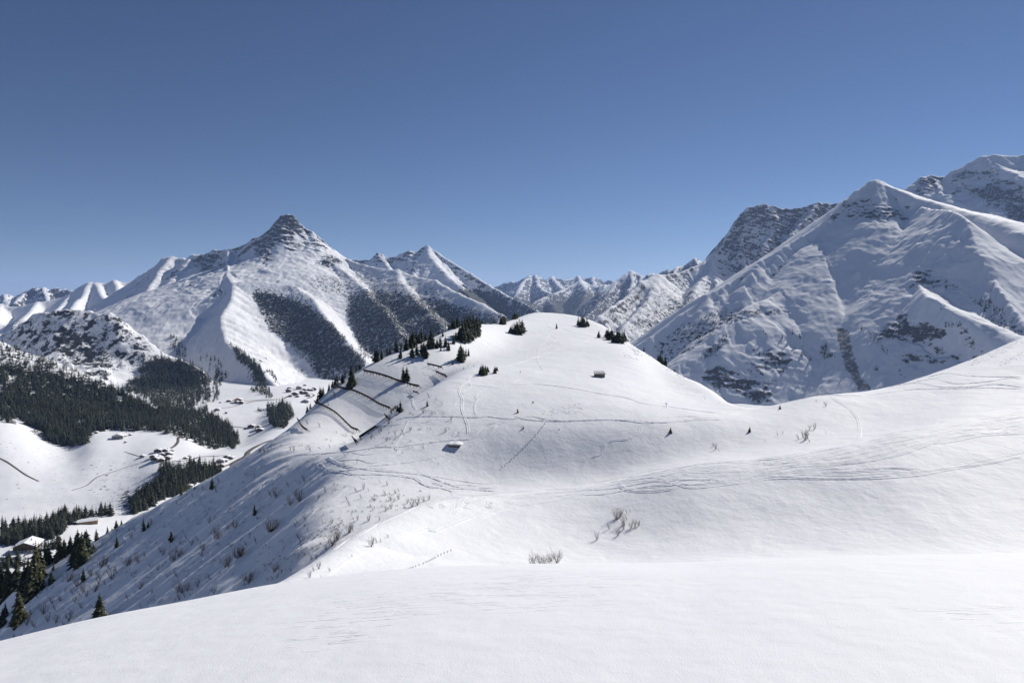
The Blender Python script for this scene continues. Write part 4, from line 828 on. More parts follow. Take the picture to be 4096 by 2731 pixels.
SH = [
 ('low on the steep left slope', Zs(0, 1900, [(1185,745,100),(1110,765,80),(1088,770,90),(870,785,110),(908,765,90),(960,885,125),(940,800,80),(1005,835,70),(905,935,70),(815,995,90),(845,925,90),(780,855,90),(660,945,110),(720,995,90),(742,1035,60),(590,905,90),(690,1035,60),(520,1075,70),(450,1095,70),(375,1180,110),(412,1250,90),(230,1280,100),(300,1300,80),(590,1245,110),(550,1285,50),(640,1085,70),(480,1150,60),(330,1050,50),(270,1190,60),(480,1260,90),(620,1010,60),(560,1000,50),(840,870,60),(1240,690,50),(1130,865,50),(1150,840,40),(700,1140,60),(800,1130,40)])),
 ('in the middle of the steep left slope', Zs(0, 1900, [(1490,725,135),(1530,695,95),(1395,685,80),(1375,660,60),(1470,735,80),(1870,535,125),(1842,550,60),(1790,405,62),(2015,700,80),(2058,695,90),(1930,785,105),(1200,975,85),(1095,1055,60),(1300,1005,45),(1210,1130,60),(1320,1075,45),(1520,995,85),(1560,1000,95),(1605,985,80),(1690,955,85),(1800,885,65),(1580,1045,60),(1540,1065,70),(1830,1015,70),(1740,645,85),(1640,595,55),(1720,690,50),(1600,545,60),(1540,590,45),(1590,760,30),(1510,860,60),(1350,810,55),(1280,780,30),(1880,600,40),(2000,440,70),(1950,460,50),(1690,550,40),(1820,690,30),(2110,600,50),(2190,560,40),(1440,1000,30),(1420,860,30)])),
 ('high on the left slope near its rim', Zs(0, 1900, [(1290,420,55),(1160,475,55),(1130,535,65),(1105,475,45),(1745,125,75),(1852,145,60),(1650,185,45),(1520,250,45),(1575,225,30),(1000,480,45),(1880,60,50),(1300,400,40),(1570,490,24),(1410,425,18),(1700,420,20)])),
 ('in the shaded gully beside the left slope', Zs(900, 1800, [(560,465,95),(640,435,115),(680,265,65),(440,400,100),(400,395,70),(385,695,115),(405,690,120),(545,305,60),(90,665,75),(105,925,105),(132,900,105),(30,995,125),(925,815,135),(962,765,110),(1062,705,115),(1100,690,60),(870,850,60),(425,1035,95),(205,1135,115),(165,1120,60),(270,790,70),(650,775,75),(625,750,50),(690,595,65),(862,360,55),(800,415,45),(1135,600,55),(1230,605,65),(1380,515,65),(1420,500,60),(1600,485,75),(1645,470,85),(1705,440,65),(1745,425,50),(1325,600,50),(1420,430,55),(1490,420,60),(1375,375,55),(1462,370,45),(1492,355,40),(1185,335,65),(1130,355,55),(1170,410,45),(1232,350,40),(1390,300,45),(1330,280,40),(745,935,60),(1050,430,50),(1070,470,55),(840,630,45),(915,625,50),(980,660,45),(620,620,40),(600,640,35),(500,790,40),(350,820,30),(690,650,25),(1270,515,35),(910,580,25),(1560,455,50),(600,390,60)])),
 ('along the crest of the bank below the foreground', Zs(900, 1800, [(802,1015,75),(765,1035,65),(725,1090,65),(900,1035,45),(832,1095,40),(1255,825,95),(1340,785,40),(1400,745,45),(1090,912,35),(1300,790,60),(780,930,50),(575,1040,50)])),
 ('on the bushy shoulder beneath the snow barriers', Zs(900, 1250, [(1750,725,55),(1812,750,35),(1862,785,40),(1700,860,70),(1720,840,40),(1655,700,22),(1400,950,90),(1340,1015,70),(1325,1030,50),(1412,925,50),(1292,985,40),(1252,1080,45),(1285,1080,40),(1460,1045,45),(1530,1040,65),(1585,1010,45),(1382,1100,45),(1762,1000,25),(1935,915,45),(1885,1020,48),(1920,1000,32),(2002,1042,35),(1522,1200,35),(1705,1165,40),(1690,1155,30),(1630,730,30),(1590,870,30),(1940,940,35),(1570,1160,25),(1605,1155,20),(1760,1120,25)])),
 ('on the upper left slope under the barriers', Zs(900, 1250, [(1030,1225,30),(1135,1285,30),(565,1175,45),(735,1185,65),(820,1170,40),(595,1180,55),(910,1105,32),(902,1155,40),(640,1145,30),(340,1195,65),(295,1190,50),(815,975,55),(708,955,50),(945,710,60),(480,1140,30),(545,1050,25),(665,1020,25),(400,1160,40),(700,1170,40),(960,1030,30),(1040,1050,30),(375,1180,40),(30,1380,40),(85,1330,30),(230,1330,25),(480,1400,30),(890,790,40),(1830,1300,35),(1700,1130,25)])),
 ('in the cluster on the near bank', Zs(1900, 1700, [(1215,800,85),(1262,760,52),(1302,752,34),(1332,742,24),(1278,850,85),(1302,808,42),(1150,885,65),(1050,978,80),(1375,866,75),(1335,882,62),(1270,892,60),(1222,945,55),(1400,860,45),(1240,790,60)])),
 ('behind the foreground snow', Zs(1900, 1700, [(510,1195,110),(560,1200,95),(598,1195,85),(700,1180,110),(655,1160,70),(640,1190,60),(480,1195,80)])),
 ('on the shaded slope under the right ridge', Zs(2996, 1300, [(562,890,65),(522,895,55),(482,985,110),(425,975,60),(522,1000,40),(290,925,32),(248,945,42),(140,992,22),(662,922,22),(577,658,32),(662,692,45),(645,670,20),(460,960,60),(500,970,60)]) + Zs(1900, 1700, [(2065,205,65),(2040,180,40),(2090,225,35)])),
]
RS2 = random.Random(8)
for place, pts in SH:
    pts = sorted(pts)
    for i, (u, v, h) in enumerate(pts):
        p = near_pt(u, v); H_m = max(h * p.y / FPX, 0.3)
        big = h > 38; k = RS2.choice((0, 2, 4) if big and 'left slope' in place else (1, 3, 0) if not big else (1, 2, 0)) if h > 20 else RS2.choice((3, 5))
        t_ = bpy.data.objects.new('bare_shrub', SHRUBS[k][0]); COL.objects.link(t_); t_.location = p
        H_m *= 1.05 if 'cluster' in place or 'behind' in place else 0.9; k = 4 if 'behind' in place else k; sw = H_m * RS2.uniform(0.9, 1.5); t_.scale = (sw, sw, H_m); t_.rotation_euler = (0, 0, RS2.uniform(-0.6, 0.6))
        link('twigs', SHRUBS[k][1], None, t_)
        sz = 'tall bushy' if h > 45 else 'low' if h < 22 else 'mid sized'
        tag(t_, '%s leafless shrub %s, %s from left' % (sz, place, ordn(i + 1)), 'shrub', 'leafless shrubs ' + place)
#END_P5
# ------------------------------------------------------------------ forests: the largest trees singly, the rest as masses
def sample(poly, spacing, sheets, hpx, rs, jit=0.5, keep=None):
    P = np.array(poly, float); (u0, v0), (u1, v1) = P.min(0), P.max(0); C = []
    v = v0
    while v < v1:
        u = u0 + rs.random() * spacing
        while u < u1:
            C.append((u + rs.uniform(-jit, jit) * spacing, v + rs.uniform(-jit, jit) * spacing * 0.8, rs.random(), rs.uniform(0.62, 1.25))); u += spacing
        v += spacing * 0.8
    C = np.array(C); U, V_ = C[:, 0], C[:, 1]
    ok = inpoly(U + 16 * fbm(U / 28, V_ / 22, 3, 61), V_ + 12 * fbm(U / 28, V_ / 22, 3, 62), poly)     # ragged forest edges
    if keep is not None: ok &= C[:, 2] < keep(U, V_)
    out = []
    for uu, vv, _, s_ in C[ok]:
        p = sheet_pt(uu, vv, sheets)
        if p is not None: out.append((p, hpx * s_ * p.y / FPX, uu, vv))
    return out
def clump(scale, thr, seed):
    def f(u, v): return np.where(fbm(u / scale, v / (scale * 0.6), 3, seed) > thr, 1.0, 0.06)
    return f
RF = random.Random(21)
VS = [VAL, FHILL]
masses = []
CLF = clump(75, -0.36, 33)
A = []
A += sample([(0,1470),(150,1490),(330,1530),(470,1570),(600,1625),(700,1690),(650,1728),(560,1728),(450,1715),(370,1725),(345,1780),(290,1785),(270,1765),(200,1725),(90,1700),(0,1690)], 8.0, [FHILL, VAL], 36, RF, keep=lambda u, v: np.where(v > 1590 + 0.10 * u, 0.97, 0.72) * CLF(u, v))
A += sample([(0,1365),(140,1422),(330,1492),(460,1550),(600,1612),(600,1640),(400,1570),(150,1500),(0,1480)], 10.5, [FHILL], 28, RF, keep=lambda u, v: 0.62)
A += sample([(150,1700),(300,1760),(290,1785),(200,1770)], 8.5, [FHILL, VAL], 44, RF)
masses.append(('forest', 'dense dark conifer forest covering the hillside above the meadow at the left edge', A, 'dark conifers in the forest above the meadow'))
Bm = []
Bm += sample([(430,1545),(520,1590),(620,1640),(720,1700),(900,1790),(860,1800),(700,1745),(560,1705),(440,1640)], 8.5, [FHILL, VAL], 32, RF, keep=CLF)
Bm += sample([(500,1560),(560,1480),(640,1440),(720,1450),(800,1480),(838,1520),(846,1600),(830,1640),(790,1680),(740,1700),(690,1690),(600,1600)], 8.0, [HUMP, VAL, FHILL], 30, RF, keep=clump(120, -0.28, 5))
Bm += sample([(600,1610),(720,1640),(850,1660),(905,1700),(960,1770),(940,1790),(850,1765),(760,1735),(700,1700),(640,1650)], 7.5, [VAL, HUMP, FHILL], 30, RF)
Bm += sample([(330,1480),(500,1470),(560,1500),(560,1600),(450,1540)], 17, [HUMP], 14, RF, keep=lambda u, v: 0.25)
Bm += sample([(860,1480),(905,1500),(880,1560),(870,1600),(850,1610),(855,1540)], 9, [VAL, MT3], 24, RF)
masses.append(('forest', 'dark conifer belt in the middle of the valley below the rocky hump', Bm, 'dark conifers in the valley belt'))
Cm = []
Cm += sample([(640,1880),(700,1878),(800,1868),(880,1875),(880,1905),(780,1935),(730,1975),(690,1985),(640,2000),(580,2040),(530,2060),(520,2010),(570,1960),(640,1925)], 8.0, [VAL], 44, RF)
Cm += sample([(0,2115),(70,2105),(200,2090),(250,2060),(330,2060),(430,2050),(460,2062),(380,2065),(330,2075),(260,2120),(230,2150),(120,2170),(0,2185)], 8.5, [VAL], 46, RF, keep=lambda u, v: 0.85)
Cm += sample([(0,2250),(120,2250),(160,2210),(240,2190),(240,2160),(170,2200),(100,2260),(0,2280)], 12, [VAL], 52, RF)
masses.append(('forest', 'dark conifer strip along the stream gorge beside the left slope', Cm, 'dark conifers along the stream gorge'))
Dm = []
Dm += sample([(920,1375),(960,1400),(1010,1450),(1048,1470),(1052,1500),(1080,1560),(1095,1590),(1070,1588),(1030,1570),(1000,1565),(1030,1540),(1020,1500),(985,1470),(940,1420)], 6.5, [MT3, VAL], 22, RF)
Dm += sample([(1060,1480),(1085,1488),(1115,1512),(1112,1520),(1080,1510),(1062,1490)], 7, [MT3, VAL], 14, RF)
Dm += sample([(1100,1520),(1125,1535),(1120,1542),(1100,1532)], 7, [MT3, VAL], 14, RF)
Dm += sample([(720,1370),(745,1390),(750,1430),(735,1435),(705,1425),(690,1390),(680,1345),(705,1350)], 9, [HUMP, MT3, VAL], 20, RF, keep=lambda u, v: 0.7)
Dm += sample([(790,1410),(850,1420),(890,1450),(900,1480),(850,1465),(800,1440)], 14, [HUMP, MT3, VAL], 20, RF, keep=lambda u, v: 0.7)
Dm += sample([(1068,1640),(1100,1625),(1150,1620),(1175,1660),(1165,1690),(1120,1715),(1080,1700),(1068,1670)], 7.5, [VAL, MT3], 36, RF)
Dm += sample([(1030,1635),(1050,1632),(1052,1650),(1032,1650)], 9, [VAL, MT3], 18, RF)
Dm += sample([(830,1670),(900,1690),(950,1740),(955,1800),(900,1790),(830,1750),(800,1720)], 7.5, [VAL], 32, RF)
masses.append(('forest', 'dark conifer rows and copses round the snowy pastures under the pointed mountain', Dm, 'dark conifers round the pastures'))
Em = []
Em += sample([(1010,1180),(1080,1180),(1170,1200),(1250,1235),(1330,1295),(1400,1375),(1465,1445),(1450,1500),(1400,1500),(1300,1480),(1240,1430),(1180,1390),(1120,1350),(1080,1320),(1050,1260)], 5.5, [MT3], 11, RF, keep=clump(90, -0.32, 9))
Em += sample([(1400,1225),(1500,1200),(1620,1210),(1760,1240),(1900,1270),(1900,1330),(1700,1400),(1500,1440),(1450,1430),(1410,1330)], 6, [MT3], 10, RF, keep=clump(110, -0.25, 12))
Em += sample([(1390,1195),(1560,1175),(1760,1205),(1900,1240),(2060,1295),(2060,1350),(1900,1360),(1700,1330),(1480,1300)], 6.5, [MT3], 9, RF, keep=clump(80, -0.12, 44))
Em += sample([(1140,1350),(1200,1390),(1260,1440),(1400,1540),(1380,1560),(1280,1500),(1200,1430)], 8, [MT3], 12, RF)
Em += sample([(1270,1120),(1500,1120),(1800,1170),(1900,1230),(1600,1210),(1400,1200)], 13, [MT3], 7, RF, keep=clump(60, 0.05, 15))
masses.append(('forest', 'dark forest on the shaded flanks of the pointed mountain', Em, None))
Fm = []
Fm += sample([(0,1345),(120,1275),(280,1245),(480,1262),(560,1345),(640,1420),(560,1480),(400,1480),(260,1460),(100,1400)], 10, [HUMP], 7, RF, keep=clump(55, 0.08, 18))
masses.append(('dwarf_pine_scrub', 'dark dwarf pine scrub dotted over the rocky hump', Fm, None))
Gm = []
Gm += sample([(2700,1330),(2760,1310),(2840,1250),(2900,1230),(2960,1230),(2990,1245),(2900,1300),(2830,1345),(2760,1380),(2700,1380)], 9, [MT6], 9, RF, keep=lambda u, v: 0.55)
Gm += sample([(2795,1430),(2850,1380),(2905,1335),(2920,1345),(2900,1380),(2820,1440)], 8, [MT6], 12, RF, keep=lambda u, v: 0.6)
Gm += sample([(3870,1190),(3930,1230),(4000,1290),(4060,1330),(4090,1340),(4090,1300),(4000,1230),(3950,1200)], 10, [MT6, MT7], 14, RF, keep=lambda u, v: 0.5)
Gm += sample([(3770,1295),(3850,1290),(3850,1310),(3770,1310)], 9, [MT6], 14, RF, keep=lambda u, v: 0.6)
Gm += sample([(3440,1310),(3480,1320),(3520,1350),(3560,1410),(3545,1420),(3500,1370),(3450,1330)], 10, [MT6], 13, RF, keep=lambda u, v: 0.5)
Gm += sample([(3270,1400),(3310,1390),(3340,1430),(3300,1440)], 8, [MT6], 18, RF, keep=lambda u, v: 0.6)
Gm += sample([(3030,1320),(3150,1320),(3260,1370),(3260,1400),(3150,1360),(3030,1340)], 16, [MT6], 11, RF, keep=lambda u, v: 0.25)
Gm += [(p, h, u, v) for p, h, u, v in [(sheet_pt(u, v, [MT6]), 0, u, v) for u, v in ((3208,1422),(3242,1440),(3506,1480),(3448,1318),(3303,1388),(3170,1335),(3200,1350),(3133,1485))] if p is not None]
Gm = [(p, h if h else 26 * p.y / FPX, u, v) for p, h, u, v in Gm]
masses.append(('scattered_trees', 'thin larches and spruces scattered on the shaded mountain on the right', Gm, None))

NLEFT = 297 - N_IND
cand = [(h / p.y, mi, ti) for mi, (_, _, L_, g) in enumerate(masses) if g for ti, (p, h, u, v) in enumerate(L_)]
cand.sort(reverse=True); single = set((mi, ti) for _, mi, ti in cand[:max(0, NLEFT)])
proto = None; RT = random.Random(77)
for mi, ti in sorted(single):
    p, h, u, v = masses[mi][2][ti]; g = masses[mi][3]
    t_ = tree(p - Vector((0, 0, 0.3)), h, 'mid' if h / p.y * FPX > 30 else 'lo', RT, 'tall dark conifer, one of many in the ' + masses[mi][1].split(' covering')[0].replace('dense dark ', '').replace('dark ', '', 1) if False else 'tall dark spruce among the ' + g, g, 'spruce_tree')
# prototypes for the masses: crowns of trees that stand in the picture
def crown_of(me):
    for o in COL.objects:
        if o.name.startswith('crown') and o.data == me: return o
def instancer(name, protos_, mat):
    ng = bpy.data.node_groups.new(name, 'GeometryNodeTree')
    ng.interface.new_socket('Geometry', in_out='INPUT', socket_type='NodeSocketGeometry'); ng.interface.new_socket('Geometry', in_out='OUTPUT', socket_type='NodeSocketGeometry')
    gi = ng.nodes.new('NodeGroupInput'); go = ng.nodes.new('NodeGroupOutput'); J = ng.nodes.new('GeometryNodeJoinGeometry')
    def nattr(n, typ='FLOAT'):
        q = ng.nodes.new('GeometryNodeInputNamedAttribute'); q.data_type = typ; q.inputs['Name'].default_value = n; return q.outputs[0]
    cx = ng.nodes.new('ShaderNodeCombineXYZ'); ng.links.new(nattr('rot'), cx.inputs[2])
    cs_ = ng.nodes.new('ShaderNodeCombineXYZ'); w_ = nattr('wid')
    for i in (0, 1): ng.links.new(w_, cs_.inputs[i])
    ng.links.new(nattr('hgt'), cs_.inputs[2])
    kind = nattr('kind_id')
    for k, ob in enumerate(protos_):
        oi = ng.nodes.new('GeometryNodeObjectInfo'); oi.transform_space = 'ORIGINAL'; oi.inputs['Object'].default_value = ob; oi.inputs['As Instance'].default_value = True
        ip = ng.nodes.new('GeometryNodeInstanceOnPoints'); cmp_ = ng.nodes.new('FunctionNodeCompare'); cmp_.data_type = 'FLOAT'; cmp_.operation = 'EQUAL'; cmp_.inputs[1].default_value = k; cmp_.inputs['Epsilon'].default_value = 0.1
        ng.links.new(kind, cmp_.inputs[0]); ng.links.new(cmp_.outputs[0], ip.inputs['Selection'])
        ng.links.new(gi.outputs[0], ip.inputs['Points']); ng.links.new(oi.outputs['Geometry'], ip.inputs['Instance'])
        ng.links.new(cx.outputs[0], ip.inputs['Rotation']); ng.links.new(cs_.outputs[0], ip.inputs['Scale'])
        ng.links.new(ip.outputs[0], J.inputs[0])
    ng.links.new(J.outputs[0], go.inputs[0]); return ng
for me in CROWNS['lo']:
    if crown_of(me) is None: print('no proto')
GN = instancer('tree_mass', [o for o in (crown_of(m_) for m_ in CROWNS['lo']) if o], M_FARTREE)
NPROTO = len([1 for m_ in CROWNS['lo'] if crown_of(m_)])
n_mass = 0
for mi, (nm, lab, L_, g) in enumerate(masses):
    pts = [q for ti, q in enumerate(L_) if (mi, ti) not in single]
    if not pts: continue
    me = bpy.data.meshes.new(nm); me.from_pydata([tuple(p - Vector((0, 0, 0.4))) for p, h, u, v in pts], [], []); n = len(pts); n_mass += n
    r = np.random.RandomState(mi); hh = np.array([q[1] for q in pts])
    attr(me, 'hgt', hh); attr(me, 'wid', hh * r.uniform(0.85, 1.3, n) * (1.5 if nm == 'dwarf_pine_scrub' else 1.0)); attr(me, 'rot', r.uniform(0, 6.28, n)); attr(me, 'kind_id', r.randint(0, NPROTO, n).astype(float))
    o = link(nm, me, M_FARTREE); md = o.modifiers.new('trees', 'NODES'); md.node_group = GN
    tag(o, lab, 'forest' if nm == 'forest' else 'scrub' if 'scrub' in nm else 'trees', kind='stuff')
print('individual', N_IND, 'singles', len(single), 'mass', n_mass)
#END_P6
# ------------------------------------------------------------------ ski tracks pressed into the snow
def spline(pts, n=12):
    P = [np.array(p, float) for p in pts]; P = [2 * P[0] - P[1]] + P + [2 * P[-1] - P[-2]]; out = []
    for i in range(1, len(P) - 2):
        for k in range(n):
            t = k / n
            out.append(0.5 * (2 * P[i] + (P[i + 1] - P[i - 1]) * t + (2 * P[i - 1] - 5 * P[i] + 4 * P[i + 1] - P[i + 2]) * t**2 + (3 * P[i] - P[i - 1] - 3 * P[i + 1] + P[i + 2]) * t**3))
    out.append(P[-2]); return out

def drape(pts, hitf, n=14, zf=None):
    """pixel polyline -> runs of points on the ground, split where the line of sight jumps over a crest"""
    runs = [[]]
    for q in spline(pts, n):
        p = hitf(q[0], q[1])
        if p is None: runs.append([]); continue
        if runs[-1] and abs(p.y - runs[-1][-1].y) > 0.07 * p.y: runs.append([])
        runs[-1].append(p)
    return [r for r in runs if len(r) > 3]

def ribbon(V, F, run, prof, zf, step, rag=0.0, rs=random):
    """sweep a cross profile [(offset, height)] along a run of ground points"""
    d = [0.0]
    for a_, b_ in zip(run, run[1:]): d.append(d[-1] + (b_ - a_).length)
    n = max(4, int(d[-1] / step)); xs_ = np.interp(np.linspace(0, d[-1], n), d, [p.x for p in run]); ys_ = np.interp(np.linspace(0, d[-1], n), d, [p.y for p in run])
    tx = np.gradient(xs_); ty = np.gradient(ys_); l_ = np.hypot(tx, ty) + 1e-9; nx, ny = -ty / l_, tx / l_
    m = len(prof); b = sum(len(v) for v in V); wob = 0.12 * np.cumsum(np.random.RandomState(n).uniform(-1, 1, n)) * 0; fade = np.clip(np.minimum(np.arange(n), np.arange(n)[::-1]) / 4.0, 0, 1)
    rows = []
    for o, h in prof:
        px = xs_ + nx * o; py = ys_ + ny * o
        hh = h * fade * (1 + rag * np.array([rs.uniform(-1, 1) for _ in range(n)])) if h > 0 else h + np.zeros(n)
        rows.append(np.stack([px, py, zf(px, py) + hh], -1))
    V.append(np.stack(rows, 1).reshape(-1, 3))
    i = np.arange(n - 1)[:, None] * m + np.arange(m - 1)[None, :] + b
    F.append(np.stack([i, i + 1, i + m + 1, i + m], -1).reshape(-1, 4))

def nhit(u, v):
    p = NEAR.hit(u, v, 24.0)
    return p if p is not None and p.y < 790 else None
def nz(x, y): return NEAR.zxy(x, y)
def groove(w, h): return [(-w * 0.62, -0.06), (-w * 0.45, h), (-w * 0.24, h * 0.45), (-w * 0.12, 0.02), (0, h * 0.35), (w * 0.12, 0.02), (w * 0.24, h * 0.45), (w * 0.45, h), (w * 0.62, -0.06)]
def single(w, h): return [(-w * 0.6, -0.05), (-w * 0.3, h), (0, 0.015), (w * 0.3, h), (w * 0.6, -0.05)]
def Z6(pts): return [(1900 + a_ / 2.138, 1700 + b_ / 2.138) for a_, b_ in pts]
def Z7(pts): return [(2996 + a_ / 2.138, 1300 + b_ / 2.138) for a_, b_ in pts]
def Z5(pts): return [(1800 + a_ / 2.138, 1150 + b_ / 2.138) for a_, b_ in pts]
def Z3(pts): return [(900 + a_ / 2.138, 1250 + b_ / 2.138) for a_, b_ in pts]
def Z4(pts): return [(900 + a_ / 2.138, 1800 + b_ / 2.138) for a_, b_ in pts]
def Z2(pts): return [(0 + a_ / 2.138, 1900 + b_ / 2.138) for a_, b_ in pts]
TR = random.Random(4)
BUNDLE = [  # the broad sweep of tracks along the bank, right edge to centre
 Z7([(2352,690),(2000,765),(1600,845),(1200,925),(900,1000),(600,1065),(300,1125),(0,1150)]) ,
 Z7([(2352,705),(2000,785),(1600,870),(1250,945),(950,1015),(650,1090),(300,1150),(0,1175)]),
 Z7([(2352,755),(2050,790),(1700,865),(1400,930),(1050,1000),(700,1095),(350,1165),(0,1195)]),
 Z7([(2352,770),(2000,830),(1700,900),(1350,975),(1000,1040),(650,1120),(300,1185),(0,1230)]),
 Z7([(2352,810),(2000,880),(1700,905),(1560,950),(1300,1030),(900,1110),(500,1165),(200,1190),(0,1215)]),
 Z7([(2352,835),(2100,890),(1850,905),(1600,970),(1350,1050),(1050,1120),(700,1165),(300,1205),(0,1260)]),
 Z7([(2352,890),(2050,900),(1750,935),(1500,1000),(1250,1080),(900,1140),(500,1195),(100,1250),(0,1285)]),
 Z7([(2352,905),(2000,915),(1650,965),(1350,1000),(1000,1050),(750,1110),(350,1190),(0,1245)]),
 Z7([(1500,1235),(1250,1212),(1000,1225),(700,1232),(400,1240),(0,1290)]),
 Z7([(2352,1090),(2000,1160),(1700,1210),(1450,1240),(1100,1270),(800,1285),(500,1278),(250,1278),(0,1300)]),
 Z6([(2352,290),(2000,315),(1800,345),(1500,395),(1250,450),(1000,495),(850,540),(600,560),(300,610)]),
 Z6([(2352,330),(2100,320),(1800,360),(1600,400),(1350,440),(1200,475),(900,550),(650,590),(400,650)]),
 Z6([(2352,350),(2100,362),(1900,345),(1780,385),(1950,400),(2352,385)]),
 Z6([(2352,425),(2100,460),(1900,440),(1650,455),(1500,440),(1350,445),(1200,475)]),
 Z6([(2352,445),(2050,485),(1850,495),(1650,470),(1550,455)]),
 Z6([(2100,458),(1800,475),(1500,490),(1300,530),(1100,555),(900,560),(700,600),(500,635),(350,665),(200,700),(0,775)]),
 Z6([(1230,478),(1260,505),(1310,535),(1500,535),(1750,512)]),
 Z6([(900,520),(700,540),(500,560),(300,590),(150,640),(130,670),(200,665),(400,620)]),
 Z6([(620,555),(400,590),(250,600),(0,620)]), Z6([(560,545),(300,575),(100,600),(-150,640)]), Z6([(320,600),(240,635)]),
 Z4([(2352,365),(2150,375),(2050,400),(2020,430),(1960,500),(1940,530)]), Z4([(2352,420),(2200,400),(2080,395),(2010,440),(1980,500)]), Z4([(2352,380),(2000,380),(1850,400),(1750,460),(1880,440)]), Z4([(2352,400),(2150,420),(2050,455),(2120,460),(2300,430)]),
 Z4([(1980,450),(1870,470),(1860,440),(1900,430)]), Z4([(2352,460),(2270,455),(2290,430),(2352,420)]),
]
